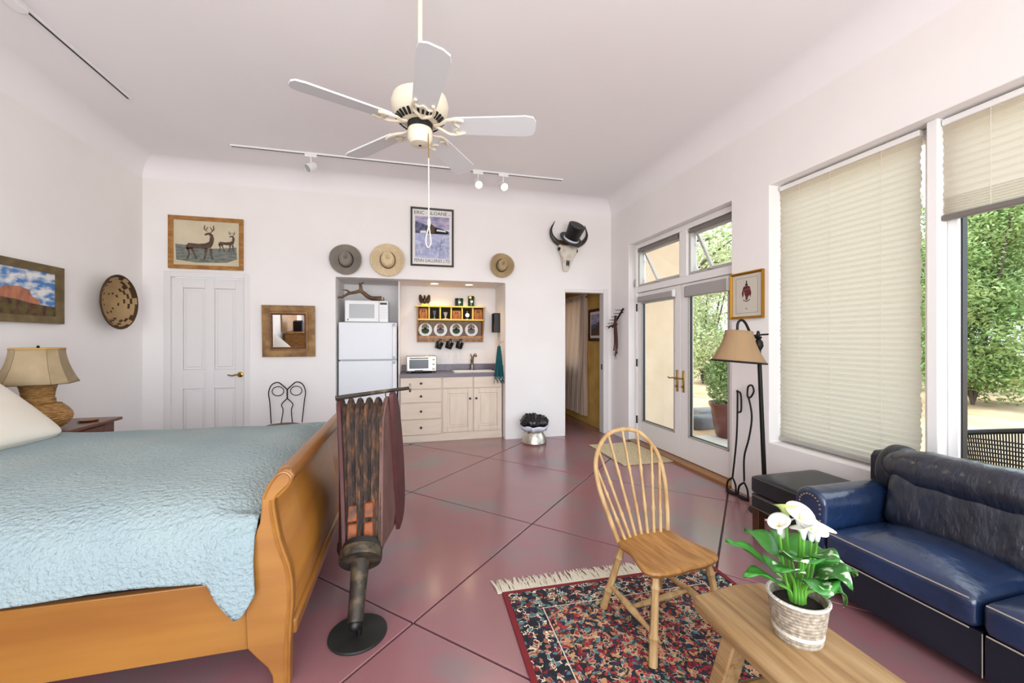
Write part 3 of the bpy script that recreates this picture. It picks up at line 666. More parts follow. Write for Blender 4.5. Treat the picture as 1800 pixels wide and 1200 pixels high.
for k in range(46):
    x = rr.uniform(-.21, .21); z = rr.uniform(-.26, -.14); q.tube([(x, -.0102, z), (x + rr.uniform(-.02, .02), -.0102, z + rr.uniform(.03, .07))], .0012, 4)
for a, b in (((.09, -.26), (.115, -.02)), ((.11, -.08), (.16, -.01)), ((.105, -.12), (.06, -.05)), ((.1, -.16), (.15, -.1))): q.tube([(a[0], -.0102, a[1]), (b[0], -.0102, b[1])], .0022, 4)
obj('printed_brush', q, 'ink', p, smooth=0)
MX = Matrix.Rotation(R(90), 4, 'X')
lettering('lettering', 'ERIC \u00b7 SLOANE', .062, Matrix.Translation((-.02, -.0095, .312)) @ MX, 'ink', p, .42)
lettering('lettering', 'N.A.', .02, Matrix.Translation((.225, -.0095, .30)) @ MX, 'ink', p)
lettering('lettering', 'FENN GALLERIES LTD', .058, Matrix.Translation((0, -.0095, -.308)) @ MX, 'ink', p, .455)
# crest
t = picture('framed_crest', 'gold framed family crest print between the door and the window', (XR - .002, 2.925, 1.755), -90, .355, .41, .022, .025, 'gold')
p = sheet('print', rect(.315, .37), 'papergrey', t); q = obj('printed_border', frame4(.235, .31, .002, .0006), 'ink', p); q.location.y = -.0093
for pts, m in (([(-.03, -.015), (0, -.075), (.045, -.02), (.045, .04), (-.045, .04)], 'inkred'), ([(-.075, .0), (-.05, .07), (0, .085), (.05, .07), (.075, .0), (.06, -.05), (.046, -.02), (.046, .042), (-.046, .042), (-.046, -.02), (-.06, -.05)], 'inkred'),
               ([(-.022, .085), (.022, .085), (.015, .105), (.006, .105), (.008, .14), (-.010, .135), (-.006, .105), (-.015, .105)], 'ink'), ([(-.055, -.07), (-.02, -.085), (.02, -.085), (.055, -.07), (.05, -.082), (0, -.098), (-.05, -.082)], 'ink'), ([(-.03, -.062), (.03, -.062), (.0, -.078)], 'inkgreen')):
    sheet('printed_crest', [(a_ * .68, b_ * .78 + .02) for a_, b_ in pts], m, p, -.0096)
lettering('lettering', 'M.', .024, Matrix.Translation((0, -.0095, -.118)) @ MX, 'ink', p); 
# ---------------------------------------------------------------- hats and skull on the back wall
def hat(label, x, z, r, m, band, crown, tilt, dent, sx=1., sy=1.):
    t = thing('cowboy_hat', label, 'hat', (x, YB - .03, z), (0, R(tilt), 0), group='hats hung on the back wall')
    n = 40; rc = r * .44
    def f(i, j):
        a = 2 * math.pi * j / n; ca, sa = math.cos(a), math.sin(a)
        if i < 9: q = rc * i / 8; h = crown * (1 - (i / 8) ** 4 * .15) - dent * math.exp(-((ca * q / (rc * .30)) ** 2)) * (1 - (i / 8) ** 3) * (.6 + .4 * sa); w = .82
        elif i < 12: k = (i - 8) / 3; q = rc * (1 + .12 * k); h = crown * .85 * (1 - k); w = .82 + .04 * k
        else: k = (i - 11) / 8; q = rc * 1.12 + (r - rc * 1.12) * k; h = .010 * k + .05 * k ** 2 * ca * ca; w = .86 + .14 * k
        return (q * ca * w * sx, -h, q * sa * sy)
    obj('felt', MB().grid(f, 20, n, cv=True), m, t, smooth=60, sol=.004)
    bd = [f(11, j) for j in range(n)]; obj('band', tb([(a * 1.03, b - .012, c * 1.03) for a, b, c in bd], .006, 6, closed=True), band, t)
hat('grey felt cowboy hat hung above the fridge', -.757, 2.362, .187, 'greyfelt', 'black', .11, 4, .035)
hat('wide straw cowboy hat hung beside the poster', -.262, 2.38, .207, 'straw', 'leatherstrap', .12, -5, .04)
hat('small tan felt hat hung over the right end of the niche', 1.222, 2.378, .165, 'tanfelt', 'black', .10, 12, .03)
t = thing('buffalo_skull', 'bleached buffalo skull with black horns on the back wall', 'skull', (2.165, YB - .002, 2.63), (R(0), R(4), 0))
secs = [(.10, .125, .07, .02), (.06, .145, .10, .05), (.0, .145, .12, .05), (-.06, .115, .115, .05), (-.12, .082, .10, .05), (-.19, .062, .085, .05), (-.25, .052, .07, .05), (-.295, .034, .05, .045)]
def sk(i, j):
    z, wx, d, o = secs[i]; a = 2 * math.pi * j / 20; return (wx * math.cos(a), -o - d * (.55 + .45 * math.sin(a)) + .02, z)
obj('cranium', MB().grid(sk, len(secs), 20, cv=True).add([sk(len(secs) - 1, j) for j in range(20)], [tuple(range(20))]), 'bone', t, smooth=60, sub=1)
for s_ in (-1, 1):
    obj('eye_socket', MB().ell((s_ * .128, -.085, .0), .022, .035, .028), 'black', t)
    obj('horn', tb(smoothpath([(s_ * .09, -.06, .085), (s_ * .17, -.07, .10), (s_ * .245, -.08, .165), (s_ * .27, -.09, .255), (s_ * .225, -.10, .375)], 5), [.045 - .041 * (i / 20) ** 1.2 for i in range(21)], 10), 'horn', t)
    obj('nasal_cavity', MB().ell((s_ * .013, -.118, -.19), .011, .012, .045), 'black', t)
obj('fur_patch', MB().ell((-.055, -.10, .085), .07, .035, .045), 'fur', t)
t = thing('top_hat', 'black top hat with pale band perched on the buffalo skull', 'hat', (2.175, YB - .165, 2.755), (R(42), R(12), 0))
t.scale = (1.32, 1.32, 1.32)
obj('crown', lt([(0, 0), (.082, 0), (.080, .07), (.088, .15), (.090, .165), (.086, .17), (0, .168)], n=28), 'black', t)
obj('brim', lt([(.07, -.004), (.128, .004), (.132, .012), (.125, .012), (.08, .004)], n=32, sx=.95, sy=1.1), 'black', t); obj('ribbon', lt([(.0835, .006), (.0845, .008), (.0845, .024), (.0835, .026)], n=28), 'bagwhite', t)
# iron rake with a bridle on the window wall
t = thing('wall_rack', 'black iron toothed rack slanting up the narrow wall by the doors', 'rack', (XR, 5.15, 1.67))
a, b = Vector((-.03, .15, -.12)), Vector((-.03, -.155, .125)); obj('bar', tb([a, b], .014, 6), 'iron', t)
for k in range(6): q = a.lerp(b, (k + .3) / 5.7); obj('tooth', tb([q, q + Vector((-.11, .005, -.004))], [.006, .003], 6), 'iron', t)
for k in (.2, .8): q = a.lerp(b, k); obj('fixing', tb([q, q + Vector((.03, 0, 0))], .007, 6), 'iron', t)
t = thing('bridle', 'brown leather horse bridle hanging on the toothed rack', 'bridle', (XR - .05, 5.14, 1.64))
for dy, l in ((-.035, .54), (.0, .58), (.04, .50)): obj('strap', tb(smoothpath([(-.02, dy * .3, .07), (-.02, dy * .8, -.1), (-.01, dy, -.3), (-.02, dy * 1.2, -l + .07)], 4), .011, 6, flat=.4), 'leatherstrap', t)
obj('browband', tb(smoothpath([(-.05, .14, -.10), (-.06, .05, -.075), (-.02, -.05, -.055)], 4), .012, 6), 'leatherstrap', t)
for dy, z in ((-.04, -.42), (.045, -.47), (.0, -.52)): obj('ring', tb([(-.02, dy + .02 * math.cos(R(a_)), z + .022 * math.sin(R(a_))) for a_ in range(0, 360, 30)], .004, 5, closed=True), 'steel', t)
# ---------------------------------------------------------------- wire chair, waste pot, mat
t = thing('wire_chair', 'black twisted wire parlour chair behind the bed', 'chair', (-1.405, 5.12, 0))
yb = .20; z0 = .40
for s_ in (-1, 1):
    obj('back_wire', tb(smoothpath([(s_ * .165, yb - .02, z0 - .02), (s_ * .185, yb, .62), (s_ * .198, yb, .745), (s_ * .165, yb, .835), (s_ * .10, yb, .862), (s_ * .045, yb, .82), (0, yb, .775)], 5), .0065, 6), 'iron', t)
    obj('loop', tb([(s_ * .098 + .062 * math.cos(R(k)), yb - .004, .758 + .055 * math.sin(R(k))) for k in range(0, 360, 20)], .005, 6, closed=True), 'iron', t)
    obj('inner_wire', tb(smoothpath([(s_ * .06, yb - .02, z0 - .02), (s_ * .045, yb, .53), (s_ * .06, yb, .60), (0, yb, .67)], 5), .006, 6), 'iron', t)
    for q in (-1, 1): obj('leg', tb(smoothpath([(s_ * .12, q * .12, .37), (s_ * .17, q * .16, .25), (s_ * .19, q * .18, 0)], 4), .008, 6), 'iron', t)
obj('twist', tb([(.004 * math.cos(k * 1.6), yb + .004 * math.sin(k * 1.6), .67 + k * .0055) for k in range(20)], .007, 6), 'iron', t)
obj('seat', lt([(0, .36), (.185, .36), (.195, .37), (.19, .385), (0, .39)], n=28), 'darkwood', t)
t = thing('waste_pot', 'hammered metal pot lined with a black bag by the doorway', 'bin', (1.61, 5.12, 0))
obj('pot', lt([(0, 0), (.155, 0), (.165, .02), (.15, .09), (.118, .15), (.11, .165), (.135, .20), (.15, .225), (.14, .225), (.1, .165), (0, .15)], n=32), 'hammered', t)
obj('bag_skirt', MB().grid(lambda i, j: ((.15 + .035 * math.sin(i * 2.1) * .3 + .02 * j) * math.cos(i / 40 * 6.2832), (.15 + .03 * math.sin(i * 1.7) * .3 + .02 * j) * math.sin(i / 40 * 6.2832), .175 + .035 * j + .008 * math.sin(i * 1.3)), 40, 3, cu=True), 'bagwhite', t, sol=.002)
rr = random.Random(3); jit = [[rr.uniform(-.012, .012) for _ in range(6)] for _ in range(48)]
def bag(i, j):
    a = i / 48 * 6.2832; k = j / 5; r = .15 + .04 * math.sin(math.pi * k) + jit[i][j]; z = .21 + .14 * k + jit[i][5 - j] + (.02 if j == 5 and 8 < i < 20 else 0); return (r * math.cos(a), r * math.sin(a) * .9, z)
obj('bag', MB().grid(bag, 48, 6, cu=True).add([bag(i, 5) for i in range(48)] + [(bag(i, 5)[0] * .55, bag(i, 5)[1] * .55, .27) for i in range(48)], [(i, (i + 1) % 48, (i + 1) % 48 + 48, i + 48) for i in range(48)] + [tuple(range(48, 96))]), 'bag', t, smooth=60)
t = thing('door_mat', 'woven jute mat on the floor inside the glazed doors', 'mat', (2.55, 4.36, 0))
obj('weave', bx(-.30, .31, -.43, .44, .0, .014), 'jute', t, bev=.005); q = MB()
for k in range(30): q.tube([(-.30, -.42 + k * .0293, .013), (.31, -.42 + k * .0293, .013)], .007, 5, flat=.7)
obj('ribs', q, 'jute', t, kind='stuff')
# ---------------------------------------------------------------- kitchen niche
t = thing('refrigerator', 'white top freezer refrigerator in the niche', 'refrigerator', (-.507, 5.46, 0))
obj('cabinet', bx(-.345, .345, .055, .60, .06, 1.58), 'appliance', t, bev=.008); obj('grille', bx(-.34, .34, .03, .06, .02, .075), 'black', t)
for nm, a, b, hz0, hz1 in (('freezer_door', 1.112, 1.59, 1.12, 1.57), ('fridge_door', .08, 1.10, .62, 1.09)):
    d = obj(nm, bx(-.352, .352, -.01, .05, a, b), 'appliance', t, bev=.012, seg=3)
    obj('handle', bx(.30, .335, -.035, -.012, hz0 + .03, hz1 - .03), 'white', d, bev=.008)
    for z in (hz0, hz1 - .035): obj('handle_mount', bx(.298, .337, -.033, -.01, z, z + .035), 'panelgrey', d, bev=.004)
obj('badge', bx(.305, .33, -.014, -.01, 1.535, 1.575), 'ink', d.parent)
t = thing('microwave', 'white microwave oven on top of the refrigerator', 'microwave', (-.53, 5.53, 1.581))
obj('case', bx(-.265, .265, 0, .36, .012, .295), 'appliance', t, bev=.006); 
for a in (-.22, .22): obj('foot', bx(a - .02, a + .02, .03, .33, 0, .013), 'black', t)
d = obj('door', bx(-.262, .15, -.022, 0, .018, .29), 'white', t, bev=.008); obj('door_window', bx(-.21, .095, -.025, -.02, .065, .245), 'panelgrey', d, bev=.006)
c = obj('control_panel', bx(.153, .262, -.02, 0, .018, .29), 'white', t, bev=.005); obj('display', bx(.165, .25, -.024, -.019, .243, .27), 'black', c)
for i in range(3):
    for j in range(5): obj('button', bx(.168 + i * .028, .190 + i * .028, -.0225, -.019, .06 + j * .033, .083 + j * .033), 'appliance', c, bev=.002)
obj('badge', lt([(0, 0), (.008, 0), (.008, .003), (0, .003)], (-.225, -.022, .045), 12, Matrix.Rotation(R(90), 3, 'X')), 'ink', d)
t = thing('antler', 'shed deer antler lying on the microwave', 'antler', (-.60, 5.62, 1.877))
main = smoothpath([(.245, .0, .035), (.19, -.01, .025), (.09, -.01, .05), (-.01, 0, .125), (-.08, 0, .11), (-.17, -.01, .085), (-.23, -.03, .03), (-.275, -.05, -.02)], 5)
main = [Vector((p.x, p.y - (.05 if p.x < -.2 else 0), max(p.z, .034) if p.x > -.26 else p.z + .04)) for p in main]
obj('beam', tb(main, [.036 - .026 * i / (len(main) - 1) for i in range(len(main))], 10), 'antler', t)
obj('tine', tb(smoothpath([(-.01, 0, .12), (-.015, 0, .19), (-.03, .0, .235)], 5), [.026, .025, .024, .022, .021, .02, .018, .016, .014, .011, .008], 8), 'antler', t)
obj('tine', tb(smoothpath([(-.02, 0, .21), (.01, -.01, .235), (.03, -.015, .238)], 4), [.011, .010, .009, .009, .008, .007, .006, .005, .004], 8), 'antler', t)
obj('tine', tb(smoothpath([(-.13, 0, .09), (-.18, -.01, .13), (-.235, -.02, .135)], 4), [.014, .013, .012, .011, .010, .009, .007, .006, .004], 8), 'antler', t)
obj('burr', MB().ell((.248, 0, .036), .018, .026, .026), 'bone', t)
tag(obj('wooden_box', bx(-.44, -.33, 5.74, 5.84, 1.876, 1.945), 'pine', bev=.006), 'small pine box behind the antler on the microwave', 'box')
# base cabinet
cb = thing('base_cabinet', 'pale maple base cabinet with black knobs', 'cabinet', (.575, 5.52, 0))
obj('body', bx(-.69, .69, .02, .52, .09, .868), 'maple', cb, bev=.002); obj('toe_board', bx(-.69, .69, .012, .03, 0, .092), 'maplex', cb, bev=.003)
def knob(par, x, z): obj('knob', lt([(0, 0), (.006, 0), (.006, .012), (.016, .016), (.015, .026), (0, .03)], (x, -.002, z), 14, Matrix.Rotation(R(90), 3, 'X')), 'black', par)
for a, b in ((.712, .862), (.532, .70), (.31, .52), (.10, .298)):
    d = obj('drawer', bx(-.684, -.155, -.002, .02, a, b), 'maplex', cb, bev=.005); knob(d, -.42, (a + b) / 2)
for a, b, kx_ in ((-.135, .272, .235), (.288, .682, .322)):
    obj('false_front', bx(a, b, -.002, .02, .712, .862), 'maplex', cb, bev=.005)
    d = obj('door', bx(a, a + .065, -.002, .02, .115, .70).box(b - .065, b, -.002, .02, .115, .70).box(a + .065, b - .065, -.002, .02, .115, .18).box(a + .065, b - .065, -.002, .02, .635, .70), 'maple', cb, bev=.004)
    obj('door_panel', bx(a + .065, b - .065, .010, .018, .18, .635).box(a + .095, b - .095, .002, .012, .21, .605), 'maple', d, bev=.008)
    knob(d, kx_, .565)
w = thing('worktop', 'speckled dark granite worktop with upstand', 'worktop', (.575, 5.50, .868))
sx0, sx1, sy0, sy1 = .055, .60, .12, .44
q = bx(-.69, sx0, 0, .545, 0, .042).box(sx1, .70, 0, .545, 0, .042).box(sx0, sx1, 0, sy0, 0, .042).box(sx0, sx1, sy1, .545, 0, .042)
obj('slab', q, 'granite', w); obj('upstand', bx(-.68, .70, .53, .548, .042, .14), 'granite', w, bev=.003); obj('upstand', bx(.685, .703, .02, .53, .042, .14), 'granite', w, bev=.003)
t = thing('sink', 'white drop in sink set in the worktop', 'sink', (.90, 5.78, .911))
q = MB()
for a, b, c, d in ((-.29, .29, -.18, -.15), (-.29, .29, .14, .18), (-.29, -.26, -.15, .14), (.26, .29, -.15, .14)): q.box(a, b, c, d, 0, .01)
obj('rim', q, 'white', t, bev=.004)
q = MB()
for a, b, c, d, e, f in ((-.265, .265, -.155, .155, -.15, -.14), (-.265, -.255, -.155, .155, -.14, .002), (.255, .265, -.155, .155, -.14, .002), (-.255, .255, -.155, -.145, -.14, .002), (-.255, .255, .145, .155, -.14, .002)): q.box(a, b, c, d, e, f)
obj('basin', q, 'white', t); obj('drain', lt([(0, -.139), (.04, -.139), (.036, -.136), (0, -.137)], n=18), 'steel', t)
t = thing('faucet', 'brushed nickel single lever faucet behind the sink', 'faucet', (.905, 5.945, .922))
obj('body', lt([(0, 0), (.032, 0), (.03, .012), (.022, .03), (.02, .12), (.024, .13), (.024, .16), (0, .165)], n=18), 'nickel', t)
obj('spout', tb(smoothpath([(0, 0, .10), (.005, -.03, .17), (.02, -.09, .225), (.03, -.14, .235), (.032, -.165, .205)], 5), .015, 10), 'nickel', t); obj('lever', tb([(0, .01, .16), (-.012, .03, .22), (-.02, .035, .235)], [.010, .009, .006], 8), 'nickel', t)
t = thing('toaster_oven', 'steel toaster oven with three dials on the worktop', 'toaster oven', (.167, 5.70, .911))
obj('case', bx(-.205, .205, .0, .27, .018, .235), 'steel', t, bev=.012, seg=3)
for a in (-.16, .16): obj('foot', bx(a - .02, a + .02, .02, .25, 0, .02), 'black', t)
d = obj('door', bx(-.19, .118, -.014, .002, .035, .22), 'steel', t, bev=.006); obj('door_glass', bx(-.165, .095, -.017, -.012, .06, .185), 'ovenwindow', d, bev=.003)
obj('handle', tb([(-.16, -.035, .203), (.09, -.035, .203)], .008), 'nickel', d); obj('crumb_tray', bx(-.09, .02, -.02, .0, .012, .036), 'black', t, bev=.003)
for z in (.06, .125, .19): k = obj('dial', lt([(0, 0), (.021, 0), (.018, .018), (0, .02)], (.162, .0, z), 18, Matrix.Rotation(R(90), 3, 'X')), 'nickel', t)
# wall shelf with cubbies
t = thing('wall_shelf', 'yellow and pine wall shelf with six cubbies and plate rail', 'shelf', (.596, 6.048, 1.335)); d0 = -.14
obj('top_board', bx(-.51, .51, d0 - .015, 0, .505, .525), 'yellowpaint', t, bev=.003); obj('cubby_floor', bx(-.475, .475, d0, 0, .315, .335), 'yellowpaint', t, bev=.002)
for s_ in (-1, 1):
    obj('side', MB().prism([(d0, .335), (d0, .505), (0, .505), (0, 0), (-.07, 0), (-.055, .10), (-.11, .22)], lambda u, v, w_: (w_, u, v), s_ * .475 - .01, s_ * .475 + .01), 'pine', t, bev=.003)
for k in range(1, 6): x = -.475 + k * .1583; obj('divider', bx(x - .009, x + .009, d0 + .002, -.006, .335, .505), 'yellowpaint', t)
obj('cubby_back', bx(-.465, .465, -.006, 0, .335, .505), 'cubby', t)
for k in range(7): x = -.465 + k * .1329; obj('back_board', bx(x + .001, x + .1315, -.010, 0, .06, .315), 'greyboard', t, bev=.002)
obj('plate_rail', bx(-.465, .465, -.06, -.01, .062, .075), 'pine', t, bev=.003); obj('lip', bx(-.465, .465, -.064, -.056, .062, .09), 'pine', t); obj('peg_rail', bx(-.465, .465, -.04, -.02, .0, .05), 'pine', t, bev=.003)
for k in range(11): x = -.42 + k * .084; obj('peg', tb([(x, -.04, .022), (x, -.075, .028)], [.006, .005], 6), 'darkwood', t)
for k, (cx, kind) in enumerate(((-.396, 0), (-.2375, 1), (-.079, 1), (.079, 0), (.2375, 2), (.396, 0))):
    x, y, z = .596 + cx, 6.048 - .075, 1.335 + .3355; lab = ('first', 'second', 'third', 'fourth', 'fifth', 'sixth')[k]
    if kind == 0:
        b = thing('slatted_box', {0: 'orange slatted box in the cubby below the eagle figurine', 3: 'squat orange slatted box in a middle cubby', 5: 'orange slatted box in the end cubby by the black wall box'}[k], 'box', (x, y, z), group='orange boxes in the cubbies'); h = .125 if k == 3 else .15
        for j in range(5): obj('slat', bx(-.058 + j * .0235, -.036 + j * .0235, -.05, -.044, 0, h), 'orangebox', b, bev=.002)
        obj('box_body', bx(-.056, .056, -.044, .045, 0, h - .008), 'orangebox', b); q = MB()
        for s_ in (-.012, .012): q.box(s_ - .007, s_ + .007, -.053, -.0495, h * .62, h * .82)
        obj('finger_slot', q, 'black', b)
    elif kind == 1:
        b = thing('glass_tumbler', ('slender glass with pale stem in the second cubby', 'flared clear glass on a stand in the third cubby')[k - 1], 'glass', (x, y, z), group='glasses in the cubbies')
        pf = [(0, 0), (.03, 0), (.012, .012), (.008, .05), (.02, .075), (.028, .12), (.026, .12), (.018, .078), (0, .06)] if k == 1 else [(0, 0), (.04, 0), (.04, .008), (.01, .014), (.012, .03), (.036, .10), (.034, .10), (.01, .036), (0, .03)]
        obj('bowl', lt(pf, n=18), 'windowglassdark' if k == 1 else 'panelgrey', b)
    else:
        b = thing('desk_clock', 'little round white faced clock in the fifth cubby', 'clock', (x, y, z)); RX = Matrix.Rotation(R(90), 3, 'X')
        obj('case', lt([(0, 0), (.034, 0), (.036, .012), (.03, .03), (0, .03)], (0, -.01, .06), 22, RX), 'steel', b); obj('face', lt([(0, .03), (.029, .03), (.029, .033), (0, .033)], (0, -.01, .06), 22, RX), 'white', b)
        obj('finial', lt([(0, .095), (.014, .098), (.018, .115), (.010, .13), (0, .132)], n=12), 'steel', b); obj('foot', lt([(0, 0), (.034, 0), (.03, .01), (.01, .02), (.008, .03), (0, .03)], n=16), 'steel', b)
    b['cubby'] = lab
for k, cx in enumerate((-.366, -.147, .085, .311)):
    t = thing('plate', ('white plate with green boat scene, below the eagle figurine', 'white plate with red brown village scene, second on the rail', 'white plate with green boat scene, third on the rail', 'white plate with brown village scene, nearest the black wall box')[k], 'plate', (.596 + cx, 6.048 - .022, 1.411), (R(-8), 0, 0), group='plates on the shelf rail')
    RX = Matrix.Rotation(R(90), 3, 'X'); P = lambda r, z: (r, z)
    obj('dish', lt([(0, 0), (.06, 0), (.098, .012), (.1, .015), (.095, .016), (.06, .006), (0, .006)], (0, 0, .102), 32, RX), 'white', t)
    obj('rim_line', tb([(.099 * math.cos(R(a)), -.0145, .102 + .099 * math.sin(R(a))) for a in range(0, 360, 12)], .0018, 5, closed=True), 'ink', t)
    s = obj('printed_scene', MB().prism([(.055 * math.cos(R(a)), .09 + .045 * math.sin(R(a))) for a in range(150, 391, 20)], lambda u, v, w_: (u, w_, v), -.0085, -.0065), 'inkgreen' if k % 2 == 0 else 'printground', t, smooth=0)
    obj('printed_house', MB().prism([(-.05, .105), (.045, .105), (.05, .118), (.02, .122), (.012, .138), (-.012, .138), (-.02, .122), (-.05, .12)], lambda u, v, w_: (u, w_, v), -.0092, -.007), 'ink' if k % 2 == 0 else 'inkred', s, smooth=0)
for k, x in enumerate((.424, .572, .722)):
    t = thing('mug', ('black mug on the shelf peg, nearest the toaster oven', 'black mug on the middle of three used pegs', 'black mug on the shelf peg, nearest the faucet')[k], 'mug', (x, 5.965, 1.29), (0, R(18), 0), group='black mugs on the shelf pegs'); t.scale = (1.22, 1.22, 1.22)
    obj('cup', lt([(0, -.045), (.036, -.045), (.042, -.03), (.046, .04), (.042, .04), (.038, -.03), (0, -.038)], n=20), 'blackgloss', t)
    obj('handle', tb(smoothpath([(-.02, 0, .035), (-.012, 0, .068), (.015, 0, .072), (.022, 0, .038)], 4), .006, 6), 'blackgloss', t)
t = thing('eagle_figurine', 'dark bronze eagle with spread wings on the shelf', 'figurine', (.218, 5.965, 1.861))
obj('plinth', bx(-.05, .05, -.035, .035, 0, .025), 'yellowpaint', t, bev=.004); obj('body', MB().ell((0, 0, .075), .026, .024, .05).ell((0, -.015, .135), .016, .02, .017), 'eagle', t); obj('beak', tb([(0, -.03, .136), (0, -.045, .13)], [.007, .001], 6), 'yellowpaint', t)
for s_ in (-1, 1):
    wg = obj('wing', MB().prism([(s_ * .012, .06), (s_ * .03, .125), (s_ * .055, .165), (s_ * .08, .15), (s_ * .083, .10), (s_ * .07, .05), (s_ * .05, .03), (s_ * .03, .04)], lambda u, v, w_: (u, w_ + abs(u) * .2, v), -.008, .006), 'eagle', t, bev=.003)
    for j in range(4): obj('feather', tb([(s_ * (.03 + j * .013), -.006, .12 + j * .004), (s_ * (.034 + j * .014), -.008, .045 + j * .006)], .004, 5), 'eagle', wg)
for k, (x, r, h) in enumerate(((.713, .062, .118), (.893, .047, .155))):
    t = thing('storage_jar', ('squat dark green lidded jar on the shelf', 'tall dark green lidded jar on the shelf')[k], 'jar', (x, 5.965, 1.861), group='green jars on the shelf')
    obj('jar', lt([(0, 0), (r * .95, 0), (r, .01), (r, h * .78), (r * .93, h * .82), (0, h * .82)], n=24), 'greenjar', t); obj('lid', lt([(0, h * .82), (r, h * .83), (r, h * .97), (r * .9, h), (0, h)], n=24), 'blackgloss', t)
    obj('clasp', tb([(r + .004, 0, h * .6), (r + .012, 0, h * .8), (r + .002, 0, h * .95)], .003, 5), 'steel', t); obj('tag', bx(-.016, .016, -r - .006, -r - .003, h * .35, h * .55), 'paperwhite', t)
    if k: obj('seal', lt([(0, 0), (.018, 0), (.018, .004), (0, .004)], (-.02, -r - .002, h * .85), 16, Matrix.Rotation(R(90), 3, 'X')), 'yellowpaint', t)
t = thing('wall_box', 'black open wall box holding a bottle in the niche', 'box', (NX1, 5.80, 1.475))
q = bx(-.012, 0, -.09, .09, 0, .28).box(-.09, -.012, -.09, -.08, 0, .28).box(-.09, -.012, .08, .09, 0, .28).box(-.09, -.012, -.08, .08, 0, .012).box(-.09, -.012, -.08, .08, .268, .28); obj('case', q, 'black', t, bev=.002)
tag(obj('bottle', lt([(0, 0), (.026, 0), (.028, .09), (.018, .13), (.010, .15), (.010, .175), (0, .176)], (NX1 - .05, 5.80, 1.488), 16), 'bottle'), 'amber bottle standing inside the black wall box', 'bottle')
t = thing('hand_towel', 'teal hand towel hanging from a hook in the niche', 'towel', (NX1 - .075, 5.455, .76))
obj('hook', tb(smoothpath([(.072, .03, .58), (.03, .01, .575), (.0, 0, .535), (-.008, -.008, .55)], 4), .004, 6), 'steel', t)
def tw(i, j): a = i / 35; k = j / 11; wd = .02 + .05 * k ** .8; return ((a - .5) * 2 * wd, -.004 + .02 * k * math.sin(a * 16) * (.3 + k), .525 * (1 - k) + (.07 * abs(math.sin(a * 9.4)) * k ** 4))
obj('cloth', MB().grid(tw, 36, 12), 'teal', t, smooth=70, sol=.006); obj('hem_stripe', tb([tuple(Vector(tw(i, 10)) + Vector((0, -.006, 0))) for i in range(36)], .003, 5), 'paperwhite', t)
for k, x in enumerate((.345, .827)):
    t = thing('downlight', ('recessed downlight above the plates, by the fridge', 'recessed downlight above the sink')[k], 'light', (x, 5.72, NZ), group='recessed lights in the niche')
    obj('trim_ring', lt([(.045, -.002), (.075, -.004), (.078, 0), (.045, .0)], n=28), 'white', t); obj('lens', lt([(0, -.001), (.05, -.003), (.05, 0), (0, 0)], n=24), 'downlight', t)
    l = bpy.data.objects.new('downlight_lamp', bpy.data.lights.new('downlight_lamp', 'SPOT')); C.objects.link(l); l.parent = t; l.location = (0, 0, -.02); l.data.energy = 13; l.data.spot_size = R(140); l.data.spot_blend = .8; l.data.color = (1, .72, .45); l.data.shadow_soft_size = .05
# ---------------------------------------------------------------- ceiling fan and tracks
FX, FY, FZ = .057, 2.203, 2.50
t = thing('ceiling_fan', 'white five blade ceiling fan on a long rod', 'ceiling fan', (FX, FY, FZ))
obj('canopy', lt([(0, ZC - FZ), (.07, ZC - FZ), (.06, ZC - FZ - .05), (.02, ZC - FZ - .07), (0, ZC - FZ - .07)], n=24), 'cream', t); obj('downrod', tb([(0, 0, .17), (0, 0, ZC - FZ - .05)], .013, 12), 'cream', t)
hs = obj('motor_housing', lt([(0, .20), (.03, .20), (.04, .18), (.10, .165), (.142, .14), (.15, .11), (.145, .075), (.12, .04), (.09, .015), (.05, .01), (0, .01)], n=40), 'cream', t)
for k in range(30):
    a = 2 * math.pi * k / 30; obj('vent_slot', MB().box(.098, .135, -.006, .006, .0, .006, Matrix.Rotation(a, 4, 'Z') @ Matrix.Translation((0, 0, .021)) @ Matrix.Translation((.1165, 0, 0)) @ Matrix.Rotation(R(-40), 4, 'Y') @ Matrix.Translation((-.1165, 0, 0))), 'black', hs)
obj('collar', lt([(0, .012), (.065, .012), (.065, -.02), (0, -.02)], n=24), 'black', t)
sw = obj('switch_housing', lt([(0, -.015), (.06, -.015), (.066, -.03), (.064, -.075), (.05, -.098), (.02, -.104), (0, -.104)], n=28), 'cream', t); obj('cap_screw', lt([(0, -.108), (.008, -.106), (.008, -.102), (0, -.102)], n=10), 'black', sw)
for k, a in enumerate((58, 130, 202, 274, 346)):
    M = Matrix.Rotation(R(a), 4, 'Z') @ Matrix.Rotation(R(-13), 4, 'X'); ol = [(.17, -.052), (.19, -.058), (.56, -.072), (.60, -.062), (.615, -.03), (.615, .03), (.60, .062), (.56, .072), (.19, .058), (.17, .052)]
    b = obj('blade', MB().prism(ol, lambda u, v, w_: M @ Vector((u, v, w_)), -.004, .004), 'blade', t, smooth=0)
    q = MB()
    for s_ in (-1, 1): q.tube([M @ Vector(p) for p in smoothpath([(.075, 0, .004), (.11, s_ * .018, -.006), (.15, s_ * .05, -.008), (.20, s_ * .052, -.008), (.235, s_ * .042, -.008)], 4)], .0085, 6)
    q.tube([M @ Vector(p) for p in smoothpath([(.20, -.05, -.008), (.185, -.025, -.008), (.205, 0, -.008), (.185, .025, -.008), (.20, .05, -.008)], 4)], .006, 6); obj('blade_iron', q, 'cream', b)
cx_, cy_ = .04, -.05
obj('pull_chain', tb([(cx_, cy_, -.06), (cx_ + .002, cy_, -.20)], .0025, 6), 'brass', t)
